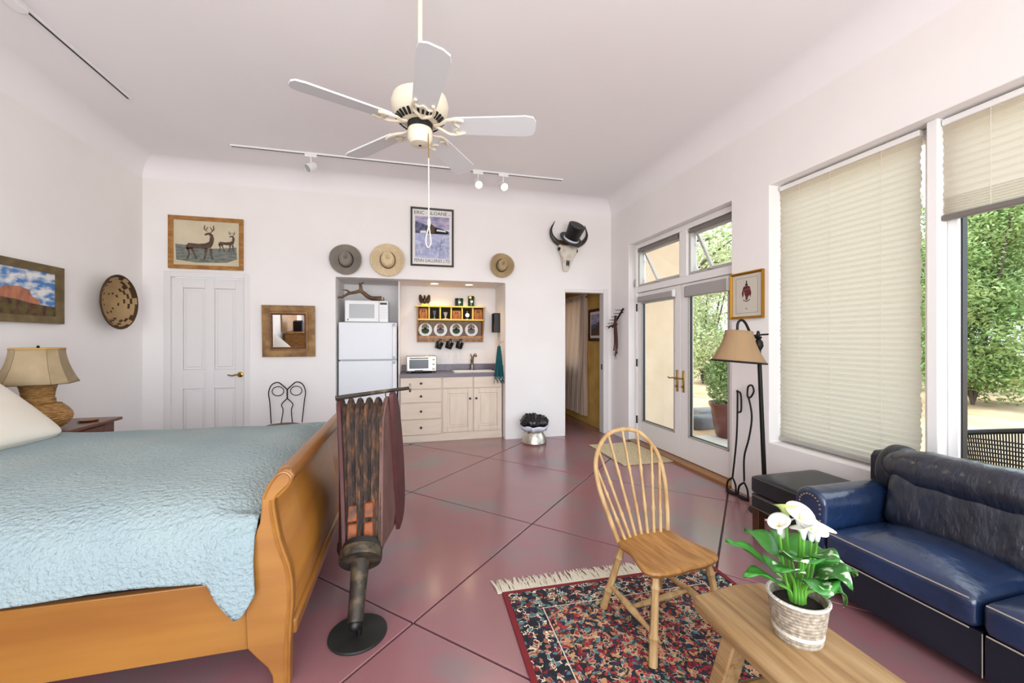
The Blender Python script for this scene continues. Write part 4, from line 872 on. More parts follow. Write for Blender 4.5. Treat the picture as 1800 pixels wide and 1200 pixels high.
rp = obj('pull_cord', tb([(cx_ + .002, cy_, -.19), (cx_ + .003, cy_, -.45), (cx_ + .004, cy_, -.545)], .0035, 6), 'ropewhite', t)
obj('cord_knot', MB().ell((cx_ + .004, cy_, -.525), .009, .009, .026), 'ropewhite', rp); obj('cord_loop', tb(smoothpath([(cx_ + .004, cy_, -.54), (cx_ - .008, cy_, -.59), (cx_ - .012, cy_, -.63), (cx_, cy_, -.655), (cx_ + .014, cy_, -.63), (cx_ + .01, cy_, -.59), (cx_ + .004, cy_, -.54)], 4), .0035, 6), 'ropewhite', rp)
def track(label, p, q):
    p, q = Vector(p), Vector(q); c = (p + q) / 2; hx, hy = abs(q.x - p.x) / 2, abs(q.y - p.y) / 2; ax = hx > hy
    t = thing('light_track', label, 'light track', c, group='ceiling light tracks'); w = .017
    obj('channel', bx(-hx if ax else -w, hx if ax else w, -w if ax else -hy, w if ax else hy, -.018, 0), 'white', t, bev=.002)
    obj('groove', bx(-hx + .01 if ax else -.007, hx - .01 if ax else .007, -.007 if ax else -hy + .01, .007 if ax else hy - .01, -.0195, -.017), 'black', t)
track('long ceiling light track running in front of the back wall', (-1.786, 4.755, ZC), (1.868, 4.755, ZC)); track('ceiling light track above the bed along the side wall', (-2.255, .6, ZC), (-2.255, 4.04, ZC))
def head(label, x, y, aim, lit):
    t = thing('track_spotlight', label, 'spotlight', (x, y, ZC - .018), group='spotlights on the tracks'); v = Vector(aim).normalized(); M = v.to_track_quat('Z', 'Y').to_matrix()
    al = abs(y - 4.755) < .1
    obj('adapter', bx(-.06 if al else -.018, .06 if al else .018, -.018 if al else -.06, .018 if al else .06, -.03, 0), 'white', t, bev=.004); obj('stem', tb([(0, 0, -.03), (0, 0, -.10)], .007), 'white', t)
    c = Vector((0, 0, -.135)); cn = obj('can', lt([(0, -.055), (.04, -.05), (.046, -.03), (.046, .055), (.041, .055), (.041, .03), (0, .03)], c, 24, M), 'white', t)
    obj('lens', lt([(0, .04), (.038, .04), (.038, .044), (0, .044)], c, 20, M), 'bulb' if lit else 'panelgrey', cn)
    if lit:
        l = bpy.data.objects.new('spot_lamp', bpy.data.lights.new('spot_lamp', 'SPOT')); C.objects.link(l); l.parent = t; l.location = c + v * .07; l.rotation_euler = (-v).to_track_quat('Z', 'Y').to_euler(); l.data.energy = 14; l.data.spot_size = R(80); l.data.color = (1, .84, .62); l.data.shadow_soft_size = .04
head('unlit track spotlight turned toward the bed', -1.025, 4.755, (-.5, -.55, -.55), False); head('lit track spotlight next to the fan blade tip', .795, 4.755, (.05, -.75, -.6), True); head('lit track spotlight nearest the skull', 1.103, 4.755, (.1, -.75, -.55), True)
tag(obj('track_feed', bx(-2.285, -2.225, 2.85, 3.09, ZC - .052, ZC - .0195), 'white', bev=.008), 'white feed box on the track above the bed', 'feed box')
# ---------------------------------------------------------------- chest of drawers behind the camera, seen only in the mirror
t = thing('chest_of_drawers', 'brown wooden chest of drawers, seen in the mirror', 'dresser', (-2.53, -.35, 0))
obj('carcass', bx(-.30, .30, -.6, .6, .06, .98), 'oakframe', t, bev=.005); obj('top', bx(-.32, .33, -.63, .63, .98, 1.01), 'oakframe', t, bev=.006); tag(obj('wood_panel', bx(-2.885, -2.86, -1.0, .3, 1.02, 1.9), 'oakframe', bev=.004), 'tall brown wood panel hung over the chest, in the mirror', 'panel')
for i in range(3):
    for j in (-1, 1):
        d = obj('drawer', bx(.30, .32, j * .3 - .28, j * .3 + .28, .10 + i * .29, .37 + i * .29), 'oakframe', t, bev=.005)
        for s_ in (-.14, .14): obj('knob', MB().ell((.335, j * .3 + s_, .235 + i * .29), .018, .018, .018), 'brass', d)
for k, (y, w_, h, m_) in enumerate(((.28, .04, .24, 'ink'), (.22, .03, .21, 'printground'), (.17, .05, .26, 'phill'), (.11, .03, .22, 'inkred'))):
    tag(obj('book', bx(-2.72, -2.52, -.35 + y, -.35 + y + w_, 1.0105, 1.0105 + h), m_, bev=.003), ('black', 'grey green', 'slate blue', 'dark red')[k] + ' book standing on the chest, in the mirror', 'book', 'books on the chest of drawers')
# ---------------------------------------------------------------- bellows
bl = thing('forge_bellows', 'antique leather forge bellows on a pipe stand by the footboard', 'bellows', (-.229, 1.985, 0))
OX, OY = .229, -1.985
def BP(x, y, z): return (x + OX, y + OY, z)
xr = lambda y: -.140 + (.20 * (y - 2.40) if y > 2.40 else -.02 * (y - 2.17))
xl = lambda y: max(-.385, -.320 - .26 * (y - 2.17))
bc = lambda y: (xl(y) + xr(y)) / 2
bh = lambda y: (xr(y) - xl(y)) / 2
out = smoothpath([(0, 2.17, .30), (0, 2.23, .50), (0, 2.32, .76), (0, 2.40, .95), (0, 2.47, 1.02), (0, 2.55, 1.01), (0, 2.64, .88), (0, 2.74, .55), (0, 2.77, .32), (0, 2.70, .21), (0, 2.50, .20), (0, 2.30, .23), (0, 2.17, .30)], 5)[:-1]
no = len(out); ctr = Vector((0, 2.5, .58)); NF = 5
def fold(i, j):
    p = out[i]; k = j % 4; dp = (.0, .018, .024, .018)[k]; d = (ctr - p).normalized(); q = p + d * (dp + .012); return BP(bc(q.y) + bh(q.y) * (-.94 + 1.88 * j / (4 * NF)), q.y, q.z)
obj('leather_folds', MB().grid(fold, no, 4 * NF + 1, cu=True), 'leatherold', bl, smooth=70)
for j in range(0, 4 * NF + 1, 4): obj('fold_ridge', tb([fold(i, j) for i in range(no)], .012, 6, closed=True), 'leatherold', bl)
def board(nm, sg, off, th, m, grow, cut=None):
    pts = [p + (p - ctr).normalized() * grow for p in out]
    if cut: pts = [Vector((0, max(p.y, cut(p.z)), p.z)) for p in pts]
    f = lambda w: [BP(bc(p.y) + sg * (bh(p.y) + off + w), p.y, p.z) for p in pts]
    n = len(pts); obj(nm, MB().add(f(0) + f(th), [tuple(range(n)), tuple(range(2 * n - 1, n - 1, -1))] + [(i, i + n, (i + 1) % n + n, (i + 1) % n) for i in range(n)]), m, bl, smooth=40, bev=.004)
board('board', 1, -.015, .022, 'mauveboard', .0); board('outer_board', 1, .012, .024, 'redboard', .025, lambda z: 2.47 + .16 * max(0, (1.02 - z)) / .8); board('board', -1, -.014, .022, 'redboard', .012)
for x, z, h_ in ((-.05, .47, .075), (.03, .48, .07), (-.048, .38, .085), (.03, .385, .08)): obj('worn_patch', MB().prism([(x - .024, z - h_ / 2), (x + .024, z - h_ / 2), (x + .022, z + h_ / 2), (x - .022, z + h_ / 2)], lambda u, v, w: BP(-.232 + u, 2.165 + (v - .30) * .32 + w, v), -.012, .02), 'leatherpatch', bl, bev=.006)
A = Vector((0, .80, .60)).normalized(); MQ = A.to_track_quat('Z', 'X').to_matrix()
obj('nozzle_block', lt([(0, 0), (.09, 0), (.095, .02), (.088, .055), (.06, .07), (0, .07)], BP(-.232, 2.13, .29), 20, MQ), 'discmetal', bl); obj('nozzle_ring', lt([(.04, -.022), (.098, -.022), (.102, -.01), (.102, .028), (.096, .034), (.04, .03)], BP(-.232, 2.125, .285), 28, MQ), 'oldmetal', bl)
obj('pipe', tb([BP(-.232, 2.14, .30), BP(-.233, 2.03, .19), BP(-.235, 1.935, .088)], [.046, .038, .034], 16), 'oldmetal', bl); obj('pipe_mouth', MB().ell(BP(-.2355, 1.931, .084), .028, .028, .028), 'black', bl)
obj('stand_rod', tb([BP(-.222, 1.965, .012), BP(-.222, 1.965, .115)], .013, 10), 'iron', bl); obj('base_disc', lt([(0, 0), (.127, 0), (.13, .006), (.128, .014), (0, .016)], n=36), 'discmetal', bl)
lv = obj('lever', tb([BP(-.40, 2.44, 1.035), BP(-.20, 2.50, 1.052), BP(.0, 2.58, 1.065)], [.014, .012, .010], 8), 'oldmetal', bl); obj('lever_end', tb([BP(.0 + .006, 2.58 + .022 * math.cos(R(a)), 1.066 + .022 * math.sin(R(a))) for a in range(0, 360, 30)], .007, 6, closed=True), 'steel', lv)
obj('hanging_ring', tb([BP(-.115 + .022 * math.cos(R(a)), 2.53, 1.035 + .022 * math.sin(R(a))) for a in range(0, 360, 24)], .003, 6, closed=True), 'iron', lv)
# ---------------------------------------------------------------- rug
rg = thing('rug', 'red bordered oriental rug with cream fringe under the bench', 'rug', (1.10, 1.05, 0), (0, 0, R(-1.5))); hw, h0, h1 = .645, -1.25, 1.05
obj('border_edge', bx(-hw, hw, h0, h1, 0, .009), 'rugred', rg, bev=.003); obj('pattern_border', bx(-hw + .028, hw - .028, h0 + .028, h1 - .028, .004, .0105), 'rugborder', rg)
obj('guard_stripe', bx(-hw + .175, hw - .175, h0 + .175, h1 - .175, .006, .0112), 'fringe', rg); obj('field', bx(-hw + .18, hw - .18, h0 + .18, h1 - .18, .006, .0118), 'rugfield', rg)
rr = random.Random(9); q = MB()
for k in range(330):
    x = -hw - .02 + (2 * hw + .03) * k / 329; l = rr.uniform(.08, .125); dx = rr.uniform(-.025, .025)
    q.tube([(x, h1 - .004, .005), (x + dx * .4, h1 + l * .5, .006 + rr.uniform(0, .003)), (x + dx, h1 + l, .005)], [.0035, .004, .002], 5)
obj('fringe', q, 'fringe', rg, kind='stuff')
# ---------------------------------------------------------------- windsor chair
t = thing('windsor_chair', 'low bamboo turned windsor chair on the rug', 'chair', (1.15, 1.655, .0195), (0, 0, R(7))); ZS = .372
so = smoothpath([(-.135, .165, 0), (0, .175, 0), (.135, .165, 0), (.165, .11, 0), (.162, .04, 0), (.185, -.04, 0), (.20, -.11, 0), (.17, -.155, 0), (.08, -.172, 0), (0, -.17, 0), (-.08, -.172, 0), (-.17, -.155, 0), (-.20, -.11, 0), (-.185, -.04, 0), (-.162, .04, 0), (-.165, .11, 0), (-.135, .165, 0)], 4)[:-1]
def st(i, j):
    p = so[i]; s = (1, .985, .94, .6, .25, 0)[j]; z = (ZS - .012, ZS - .003, ZS, ZS - .010, ZS - .014, ZS - .014)[j]; return (p.x * s, p.y * s, z)
q = MB().grid(st, len(so), 6, cu=True); q.grid(lambda i, j: (so[i].x * (1, .96, .85, 0)[j], so[i].y * (1, .96, .85, 0)[j], (ZS - .012, ZS - .028, ZS - .036, ZS - .036)[j]), len(so), 4, cu=True); obj('seat', q, 'seatwood', t, smooth=50)
for x, y in ((-.14, .12), (.14, .12), (-.145, -.12), (.145, -.12)): obj('leg_tenon', lt([(0, 0), (.011, 0), (.010, .0025), (0, .003)], (x, y, ZS - .011), 10), 'chairwood', t)
hp = smoothpath([(-.150, .135, ZS - .01), (-.178, .17, .47), (-.205, .225, .62), (-.19, .268, .74), (-.11, .30, .835), (0, .31, .862), (.11, .30, .835), (.19, .268, .74), (.205, .225, .62), (.178, .17, .47), (.150, .135, ZS - .01)], 6); obj('hoop', tb(hp, .0115, 10), 'chairwood', t)
def bam(a, b, r0, r1, rings, n=26):
    a, b = Vector(a), Vector(b); P_ = []; R_ = []
    for k in range(n + 1): f = k / n; P_.append(a.lerp(b, f)); d = min(abs(f - q_) for q_ in rings); R_.append((r0 + (r1 - r0) * f) * (1 + .42 * math.exp(-(d / .022) ** 2)))
    return MB().tube(P_, R_, 8)
for k in range(7):
    f = (k - 3) / 3; xb = f * .108; tp = hp[round(30 + f * 14.5)]; obj('spindle', bam((xb, .150 - .012 * f * f, ZS - .012), tp, .0085, .0065, (.27, .62), 40), 'chairwood', t)
LG = {}
for k, (x, y, fx, fy) in enumerate(((-.14, .12, -.175, .225), (.14, .12, .172, .235), (-.145, -.12, -.20, -.165), (.145, -.12, .21, -.165))):
    a, b = Vector((fx, fy, 0)), Vector((x, y, ZS - .03)); LG[k] = (a, b); obj('leg', bam(a, b, .0185, .0145, (.3, .85)), 'chairwood', t)
sl = []
for a, b in ((0, 2), (1, 3)):
    p, r_ = LG[a][0].lerp(LG[a][1], .38), LG[b][0].lerp(LG[b][1], .34); sl.append((p + r_) / 2); obj('stretcher', tb([p.lerp(r_, f / 8) for f in range(9)], [.008, .010, .012, .015, .018, .015, .012, .010, .008], 8), 'chairwood', t)
obj('cross_stretcher', tb([sl[0].lerp(sl[1], f / 8) for f in range(9)], [.008, .010, .013, .015, .012, .015, .013, .010, .008], 8), 'chairwood', t)
# ---------------------------------------------------------------- rustic bench and lily
t = thing('rustic_bench', 'worn plank bench with splayed legs on the rug', 'bench', (1.145, .60, .0122), (0, 0, R(-1.5))); ZB = .418
pl = [(-.165, -.68), (.165, -.68), (.168, .64), (.15, .675), (.06, .69), (-.08, .672), (-.158, .665), (-.172, .63), (-.168, 0)]
obj('plank', MB().prism(pl, lambda u, v, w: (u, v, w), ZB - .04, ZB), 'bench', t, bev=.010, seg=3)
for sx_ in (-1, 1):
    for sy_ in (-1, 1): obj('leg', MB().prism([(-.032, -.028), (.032, -.028), (.032, .028), (-.032, .028)], lambda u, v, w: (sx_ * (.115 + .055 * (1 - w / .38)) + u, sy_ * (.50 + .07 * (1 - w / .38)) + v, w), 0, .38), 'bench', t, bev=.006)
for sy_ in (-1, 1): obj('batten', bx(-.14, .14, sy_ * .5 - .03, sy_ * .5 + .03, ZB - .075, ZB - .04), 'bench', t, bev=.006); obj('cross_brace', tb([(-.15, sy_ * .54, .15), (0, sy_ * .53, .16), (.15, sy_ * .54, .15)], [.022, .028, .022], 8), 'rustic', t)
px, py, pz = 1.185, 1.01, .0122 + ZB
t = thing('potted_lily', 'white calla lily in a rope basket pot on the bench', 'potted plant', (px, py, pz))
pf = []
for k in range(25): z = .128 * k / 24; pf.append((.064 + .017 * (k / 24) + .0022 * (k % 2), z))
pt = obj('rope_pot', lt([(0, 0)] + pf + [(.075, .126), (.071, .10), (0, .10)], n=36), 'rope', t); obj('pale_band', lt([(.0665, .022), (.0695, .024), (.071, .036), (.068, .038)], n=36), 'ropewhite', pt); obj('rim', tb([(.081 * math.cos(R(a)), .081 * math.sin(R(a)), .128) for a in range(0, 360, 12)], .0055, 6, closed=True), 'ropewhite', pt)
obj('soil', lt([(0, .098), (.072, .10), (.06, .107), (.03, .110), (0, .112)], n=20), 'soil', t)
def lf(ang, rad, z1, ln, wd, droop, m, tw=0):
    d = Vector((math.cos(ang), math.sin(ang), 0)); s_ = Vector((-d.y, d.x, 0)); s_ = (s_ * math.cos(tw) + Vector((0, 0, 1)) * math.sin(tw)); b0 = Vector((d.x * .018, d.y * .018, .10)); b1 = d * rad + Vector((0, 0, z1)); lo = obj('leaf', MB(), m, t) if 0 else None
    def f(i, j):
        k = i / 10; w = 1.45 * wd * (math.sin(math.pi * min(1, .12 + .88 * k)) ** .75) * (1 - .25 * k) * (1 if i < 10 else 0); v = (j - 3) / 3; c = b1 + d * ln * k * math.cos(droop * k) + Vector((0, 0, ln * k * (.75 - droop * k))); return tuple(c + s_ * w * v + Vector((0, 0, .22 * w * v * v + .006 * math.sin(k * 9 + v * 3))))
    o = obj('leaf', MB().grid(f, 11, 7), m, t, smooth=80, sol=.0012); obj('petiole', tb(smoothpath([b0, (b0 + b1) / 2 + Vector((-d.x * .012, -d.y * .012, .01)), b1 + d * .01], 4), [.006, .006, .0055, .0055, .005, .005, .0045, .004, .003], 6), 'stem', o)
for k, (a, r_, z, l, w, dr_, m) in enumerate(((200, .05, .22, .12, .042, .45, 'leafspot'), (255, .045, .20, .11, .046, .75, 'leafspot'), (300, .05, .21, .12, .045, .8, 'leafspot'), (345, .06, .19, .16, .040, .75, 'leafspot'), (20, .06, .21, .15, .036, .7, 'leaf'), (60, .05, .23, .12, .035, .5, 'leaf'), (110, .05, .23, .12, .034, .4, 'leaf'), (150, .06, .20, .15, .026, .25, 'leaf'), (175, .06, .17, .15, .022, .5, 'leaf'), (230, .035, .25, .10, .045, .3, 'leafspot'), (280, .02, .25, .10, .044, .3, 'leafspot'), (320, .045, .16, .13, .044, 1.0, 'leafspot'))): lf(R(a), r_, z, l, w, dr_, m)
def calla(x, y, z, ang, sz, m='petal'):
    b = Vector((x * .3, y * .3, .10)); e = Vector((x, y, z)); d = Vector((math.cos(ang), math.sin(ang), 0)); s_ = Vector((-d.y, d.x, 0))
    def f(i, j):
        k = i / 8; a = 2 * math.pi * j / 20; r_ = sz * (.16 + .30 * k + .55 * k ** 4); c = e + Vector((0, 0, sz * 1.7 * k)); fl_ = math.cos(a); return tuple(c + d * r_ * fl_ * (1 + .35 * k ** 3 * (fl_ > 0)) + s_ * r_ * math.sin(a) + Vector((0, 0, sz * (.5 * k ** 2 * (-fl_) - .25 * k ** 5))))
    o = obj('flower', MB().grid(f, 9, 20, cv=True), m, t, smooth=80, sol=.001); obj('spadix', tb([e + Vector((0, 0, sz * .3)), e + Vector((0, 0, sz * 1.3))], [sz * .09, sz * .05], 8), 'spadix', o)
    obj('flower_stem', tb(smoothpath([b, (b + e) / 2 + Vector((x * .1, y * .1, 0)), e + Vector((0, 0, .004))], 4), .0048, 6), 'stem', o)
for a in ((-.055, .015, .305, 200, .027), (-.012, .03, .335, 60, .030, 'petalg'), (.002, -.005, .325, 250, .033), (.03, -.02, .29, 270, .032), (.065, -.01, .28, 330, .034), (-.012, -.03, .305, 120, .024), (-.005, .05, .27, 90, .036)): calla(a[0], a[1], a[2] + .015, R(a[3]), a[4] * 1.12, *(a[5:]))
# ---------------------------------------------------------------- sofa, ottoman, lamp, irons
sf = thing('leather_sofa', 'navy leather sofa with rolled arm and nailhead trim below the window', 'sofa', (2.49, .76, 0)); SX, SY = 2.49, .76
def sb(x0, x1, y0, y1, z0, z1, **k): return MB().rbox(x0 - SX, x1 - SX, y0 - SY, y1 - SY, z0, z1, **k)
for k in range(3): obj('base_panel', sb(2.14, 2.80, 1.66 - .6 * (k + 1) + .002, 1.66 - .6 * k - .002, .055, .235, r=.012, n=5), 'sofadark', sf); 
for k in range(2): obj('base_seam', tb([(2.139 - SX, 1.06 - .6 * k - SY, .06), (2.139 - SX, 1.06 - .6 * k - SY, .23)], .002, 5), 'piping', sf)
for x in (2.2, 2.78):
    for y in (-.22, 1.74): obj('foot', bx(x - SX - .025, x - SX + .025, y - SY - .025, y - SY + .025, 0, .06), 'darkwood', sf)
for k in range(3):
    y1 = 1.655 - .6 * k; c = obj('seat_cushion', sb(2.115, 2.62, y1 - .59, y1, .235, .365, r=.035, n=14, crown=.06), 'sofa', sf, smooth=70)
    for z in (.358, .243): obj('piping', tb([(2.112 - SX, y1 - .59 + .02 - SY, z), (2.109 - SX, y1 - .3 - SY, z), (2.112 - SX, y1 - .02 - SY, z)], .0032, 6), 'piping', c)
def lean(q): q = q.copy(); q.x += .22 * (q.z - .4); q.x += .010 * math.sin(q.y * 19) * (q.z - .3); return q
for k in range(3): y1 = 1.655 - .6 * k; obj('back_cushion', sb(2.50, 2.68, y1 - .595, y1 + .0, .36, .66, r=.06, n=14, fn=lean), 'sofaback', sf, smooth=70)
rp_ = [(1.70 - SY), (1.6 - SY), (1.2 - SY), (.7 - SY), (.1 - SY), (-.12 - SY), (-.2 - SY)]; obj('head_roll', tb([(2.645 - SX + .008 * math.sin(y * 9), y, .665 + .008 * math.sin(y * 5)) for y in [rp_[0] + (rp_[-1] - rp_[0]) * i / 40 for i in range(41)]], [.112 * min(1, .62 + .38 * math.sin(min(1, min(i, 40 - i) / 4) * math.pi / 2)) + .003 * math.sin(i * 1.9) for i in range(41)], 22), 'sofaback', sf, smooth=80)
obj('back_frame', sb(2.66, 2.83, -.30, 1.83, .06, .72, r=.06, n=8), 'sofadark', sf); obj('back_wing', MB().tube([(2.715 - SX, 1.64 - SY, .62), (2.715 - SX, 1.735 - SY, .62)], .142, 24), 'ottleather', sf, bev=.03, seg=3)
for k, (yc, sg) in enumerate(((1.75, 1), (-.23, -1))):
    prf = [(-.082, .06), (.07, .06), (.075, .34), (.085, .41), (.095, .455), (.088, .505), (.05, .54), (.0, .55), (-.06, .535), (-.088, .49), (-.085, .43), (-.082, .36)]
    a = obj('arm', MB().prism([(v * sg, z) for v, z in prf], lambda u, v, w: (w - SX, yc - SY + u, v), 2.135, 2.74), 'sofa', sf, bev=.03, seg=5, smooth=60); sc = smoothpath([(0, v * sg * .78, z) for v, z in ((-.09, .30), (-.088, .42), (-.085, .49), (-.04, .525), (.02, .53), (.075, .50), (.085, .455), (.07, .40), (.06, .30))], 5)
    for j, p in enumerate(sc[::2]): obj('nailhead', MB().ell((2.134 - SX, yc - SY + p.y * .86, .30 + (p.z - .30) * .93), .004, .0055, .0055, 6, 4), 'nail', a)
t = thing('ottoman', 'black leather ottoman with nailhead rows and wooden legs beside the sofa', 'ottoman', (2.575, 2.10, 0)); hx, hy = .285, .205
obj('cushion', MB().rbox(-hx, hx, -hy, hy, .31, .43, r=.022, n=8, crown=.012), 'ottleather', t, smooth=60); obj('frame', MB().rbox(-hx + .004, hx - .004, -hy + .004, hy - .004, .20, .312, r=.012, n=5), 'ottleather', t)
obj('piping', tb([(-hx, -hy + .02, .418), (-hx, hy - .02, .418)], .004, 6), 'ottleather', t)
for z in (.215, .295):
    for k in range(34): obj('nailhead', MB().ell((-hx + .003, -hy + .015 + k * .0115, z), .003, .004, .004, 6, 4), 'nail', t)
for a in (-1, 1):
    for b in (-1, 1): obj('leg', MB().box(a * (hx - .035) - .026, a * (hx - .035) + .026, b * (hy - .035) - .026, b * (hy - .035) + .026, 0, .21), 'darkwood', t, bev=.004)
t = thing('floor_lamp', 'black floor lamp with tan bell shade by the window', 'lamp', (2.735, 2.60, 0), (0, R(-3), 0))
obj('base', lt([(0, 0), (.115, 0), (.12, .012), (.10, .025), (.03, .04), (0, .045)], n=28), 'iron', t); obj('pole', tb([(0, 0, .03), (0, 0, 1.30)], [.017, .015], 12), 'iron', t)
obj('finial', lt([(0, 1.28), (.018, 1.285), (.034, 1.315), (.030, 1.35), (.016, 1.37), (.028, 1.385), (.014, 1.395), (.011, 1.43), (0, 1.44)], n=18), 'iron', t); obj('crossbar', tb([(-.02, 0, 1.405), (.085, -.01, 1.405)], .007, 8), 'iron', t)
obj('arm', tb(smoothpath([(0, 0, 1.405), (-.04, 0, 1.40), (-.075, 0, 1.425), (-.115, 0, 1.50), (-.15, 0, 1.528), (-.185, 0, 1.51), (-.195, 0, 1.46), (-.195, 0, 1.40)], 5), .0095, 8), 'iron', t)
def fs(i, j):
    k = j / 8; a = 2 * math.pi * i / 32; w = .105 + .105 * (1 - k) ** 1.6; x, y, z = w * math.cos(a), w * .8 * math.sin(a), .24 * k; b = R(8); return (-.195 + x * math.cos(b) - z * math.sin(b) * -1 * .4, y, 1.205 + z - x * math.sin(b))
s = obj('shade', MB().grid(fs, 32, 9, cu=True), 'shadecloth', t, smooth=80, sol=.003); obj('shade_trim', tb([fs(i, 0) for i in range(32)], .006, 6, closed=True), 'ink', s)
for i in range(0, 32, 4): obj('seam', tb([fs(i, j) for j in range(9)], .0022, 5), 'parch', s)
for nm, lab, pts, y in (('branding_iron', 'straight black branding iron with narrow hooked handle', [(-.0, -.0, .13), (.045, .0, .5), (.055, 0, .88), (.05, -.0, .90), (.05, -.03, .90), (.055, -.04, .86), (.05, -.045, .74), (.05, -.012, .72)], 3.0), ('branding_iron', 'wavy black branding iron with round loop handle', [(-.0, 0, .15), (.02, .02, .35), (.04, -.01, .52), (.05, -.03, .70), (.05, -.005, .84), (.055, .02, .88), (.055, .015, .955), (.055, -.025, .975), (.055, -.045, .93), (.055, -.02, .88), (.055, .01, .86)], 2.87)):
    t = thing(nm, lab, 'branding iron', (2.79, y, 0)); obj('rod', tb(smoothpath(pts, 5), .0075, 8), 'iron', t)
    for s_ in (-1, 1): obj('prong', tb(smoothpath([(0, 0, .14), (-.01, s_ * .045, .09), (-.012, s_ * .055, .0)], 4), .008, 6), 'iron', t)
    obj('brand', tb([(-.012 + .015 * math.cos(R(a)), .055 * math.sin(R(a)), .01) for a in range(0, 360, 30)], .010, 6, closed=True), 'iron', t)
# ---------------------------------------------------------------- outdoors
struct('ground', bx(3.14, 60, -30, 45, -.3, -.10), 'dirt', 'sunlit bare earth outside')
struct('ground_rear', bx(-60, 3.14, -30, -1.9, -.3, -.10), 'dirt', 'earth behind the house')
struct('wall_wing', bx(3.12, 4.12, 5.2, 5.45, -.1, 3.4), 'stucco', 'tan stucco wing wall outside the glazed door')
pv = struct('patio', bx(3.14, 6.2, 2.4, 5.2, -.12, -.09), 'joint', 'pale paved patio outside the door')
for i in range(5):
    for j in range(5):
        a, b = 3.15 + i * .61, 2.41 + j * .56
        obj('paver', bx(a, a + .60, b, b + .55, -.1, -.07), 'patio', pv, smooth=0, bev=.005, seg=1)
# glazed pot with a leafy bush
t = thing('planter', 'big brown glazed planter with bushy plant on the patio', 'planter', (4.62, 5.0, -.07))
obj('pot', lt([(0, 0), (.19, 0), (.21, .05), (.27, .42), (.30, .47), (.30, .51), (.27, .51), (.25, .45), (0, .44)], n=28), 'potglaze', t)
def leaves(n, place, sz, seed):
    rr = random.Random(seed); mb = MB()
    for _ in range(n):
        p = Vector(place(rr)); a = Vector((rr.gauss(0, 1), rr.gauss(0, 1), rr.gauss(0, .7))).normalized(); b = a.orthogonal().normalized()
        b = Matrix.Rotation(rr.uniform(0, 6.28), 3, a) @ b; s = sz * rr.uniform(.6, 1.4)
        mb.add([p - a * s, p + b * s * .38, p + a * s, p - b * s * .38], [(0, 1, 2, 3)])
    return mb
def ball(rr, c, r, rz=None):
    while 1:
        v = Vector((rr.uniform(-1, 1), rr.uniform(-1, 1), rr.uniform(-1, 1)))
        if .25 < v.length < 1: return (c[0] + v.x * r, c[1] + v.y * r, c[2] + v.z * (rz or r))
obj('foliage', leaves(2600, lambda r: ball(r, (0, 0, .85), .36, .42), .035, 3), 'leafb', t, smooth=0, kind='stuff')
obj('flowers', leaves(160, lambda r: ball(r, (.05, -.2, .45), .16, .12), .03, 4), 'petal', t, smooth=0, kind='stuff')
for k in range(9):
    a = k * .7; obj('stalk', tb([(0, 0, .4), (.1 * math.cos(a), .1 * math.sin(a), .75), (.22 * math.cos(a), .22 * math.sin(a), 1.1)], .006, 5), 'bark', t)
for k, (x, y, s, l) in enumerate(((5.3, 6.2, .32, 'low grey garden stone behind the planter'), (4.75, 5.75, .26, 'flat grey garden stone next to the stucco wing wall'))):
    tag(obj('garden_stone', MB().rbox(x - s, x + s, y - s * .6, y + s * .6, -.14, .02 + s * .35, .06, 6), 'stone', bev=0), l, 'stone')
def tree(name, label, x, y, h, r, lm, seed, trunk=.14, low=.35, n=5200, leafs=.075, shrub=False, group=None):
    rr = random.Random(seed); t = thing(name, label, 'bush' if shrub else 'tree', (x, y, -.1), group=group)
    cl = []
    if not shrub:
        top = Vector((rr.uniform(-.4, .4), rr.uniform(-.4, .4), h * .85))
        path = smoothpath([(0, 0, -.05), (rr.uniform(-.1, .1), rr.uniform(-.1, .1), h * .3), (top.x * .5, top.y * .5, h * .6), top], 4)
        obj('trunk', tb(path, [trunk * (1 - .75 * i / (len(path) - 1)) for i in range(len(path))], 8), 'bark', t)
        for k in range(11):
            a = rr.uniform(0, 6.28); z0 = h * rr.uniform(low, .8); e = Vector((math.cos(a) * r * rr.uniform(.6, 1), math.sin(a) * r * rr.uniform(.6, 1), z0 + h * rr.uniform(.0, .25)))
            m_ = Vector((e.x * .5, e.y * .5, (z0 + e.z) / 2 + rr.uniform(-.1, .25)))
            obj('branch', tb(smoothpath([(top.x * z0 / h, top.y * z0 / h, z0), m_, e], 4), [trunk * .45 * (1 - .8 * i / 8) for i in range(9)], 6), 'bark', t)
            cl += [(e, r * .42), (m_, r * .36)]
        cl.append((top, r * .5))
    else:
        for k in range(34 if h > 4 else 16):
            a = rr.uniform(0, 6.28); q = rr.uniform(0, .75); cl.append((Vector((math.cos(a) * r * q, math.sin(a) * r * q, h * rr.uniform(.08, .85))), r * .45))
        for k in range(6):
            a = k * 1.05; obj('stem', tb([(0, 0, 0), (math.cos(a) * r * .4, math.sin(a) * r * .4, h * .5), (math.cos(a) * r * .7, math.sin(a) * r * .7, h * .9)], .03, 5), 'bark', t)
    def place(q): c, s = q.choice(cl); return ball(q, c, s, s * .75)
    obj('foliage', leaves(n, place, leafs, seed + 50), lm, t, smooth=0, kind='stuff')
G = 'trees beyond the patio'; GB = 'shrubs beyond the patio'
tree('tree', 'grey trunked tree with low spreading limbs past the patio', 7.0, 9.2, 5.6, 1.7, 'leafc', 1, .13, .3, 6500, .06, group=G)
tree('tree', 'tall pale green tree behind the grey trunked one', 9.6, 15.6, 7.0, 2.2, 'leafa', 2, group=G)
tree('tree', 'broad sage green tree facing the door leaf by the crest picture', 13.9, 13.6, 6.5, 1.9, 'leafc', 3, group=G)
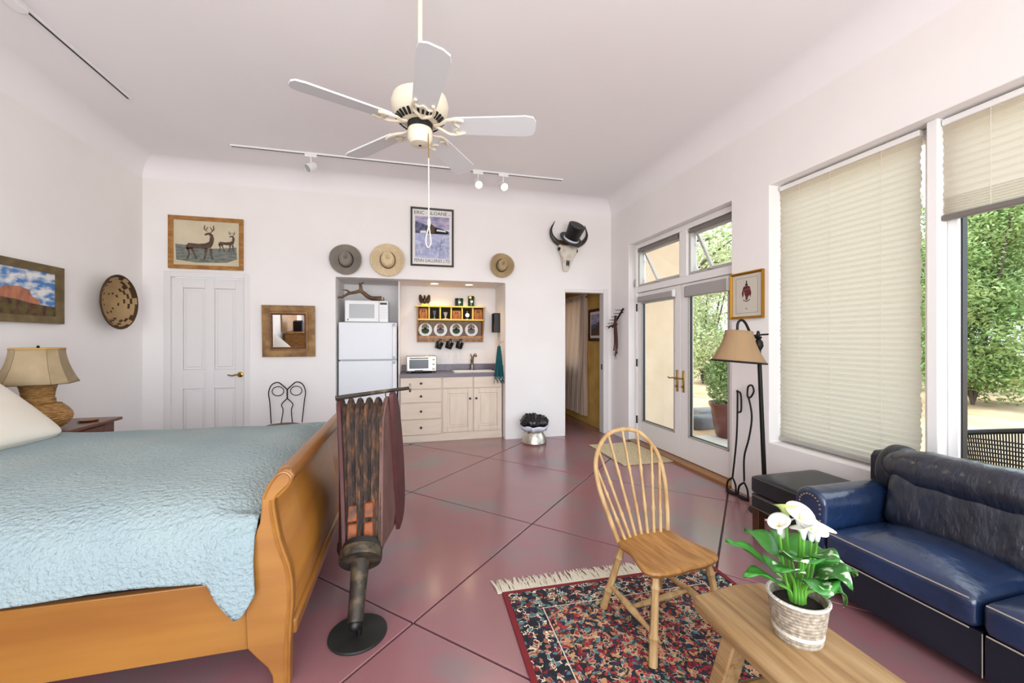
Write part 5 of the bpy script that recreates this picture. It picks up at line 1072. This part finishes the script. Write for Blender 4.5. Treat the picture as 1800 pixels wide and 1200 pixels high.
tree('tree', 'light leafed tree whose crown shows over the awning windows', 18.4, 18.8, 10.0, 2.4, 'leafd', 4, .14, .4, 5200, .08, group=G)
tree('tree', 'dark green tree behind the shrubs facing the sofa window', 16.4, 6.2, 7.0, 2.3, 'leafb', 5, low=.15, n=7000, group=G)
tree('tree', 'yellow green tree above the shrubs facing the sofa window', 18.6, 11.4, 7.5, 2.4, 'leafa', 6, low=.15, n=7000, group=G)
tree('tree', 'olive tree behind the lowered blind', 22.6, 7.0, 7.5, 2.3, 'leafc', 7, low=.15, n=6500, group=G)
tree('shrub', 'towering bushy evergreen shrub facing the sofa window', 12.4, 6.3, 6.0, 1.75, 'leafb', 9, shrub=True, n=48000, leafs=.05, group=GB)
tree('shrub', 'loose yellow green shrub beside the dark evergreen one', 14.6, 8.9, 5.5, 1.4, 'leafa', 10, shrub=True, n=30000, leafs=.055, group=GB)
tree('shrub', 'tall pale shrub behind the grey trunked tree', 9.6, 11.6, 5.2, 1.5, 'leafc', 11, shrub=True, n=26000, leafs=.05, group=GB)
tree('shrub', 'low grey green shrub behind the garden stones', 9.8, 8.8, 1.2, .85, 'leafd', 12, shrub=True, n=3600, group=GB)
# black woven garden chair outside the window
t = thing('garden_chair', 'black woven garden chair outside the sofa window', 'chair', (3.85, 1.72, -.1))
arc = [(.30 * math.cos(R(a)) * 1.0, .42 * math.sin(R(a)), .86 - .10 * abs(math.sin(R(a)))) for a in range(-100, 101, 10)]
obj('rim', tb(arc, .02), 'wickerblack', t)
q = MB()
for k in range(101):
    a = R(-100 + 2 * k); q.tube([(.30 * math.cos(a), .42 * math.sin(a), .84 - .10 * abs(math.sin(a))), (.26 * math.cos(a), .36 * math.sin(a), .42)], .005, 5)
for z in (.47, .5, .53, .56, .59, .62, .65, .68, .71, .74): q.tube([((.27 + .05 * (z - .42)) * math.cos(R(a)), (.37 + .08 * (z - .42)) * math.sin(R(a)), z) for a in range(-100, 101, 10)], .006, 5)
obj('weave', q, 'wickerblack', t, kind='stuff')
obj('seat', lt([(0, .38), (.34, .38), (.36, .41), (.34, .44), (0, .44)], sx=.85, sy=1.1), 'wickerblack', t)
for a, b in ((-.22, -.28), (-.22, .28), (.22, -.28), (.22, .28)): obj('leg', tb([(a, b, .03), (a * .9, b * .9, .4)], .018), 'wickerblack', t)
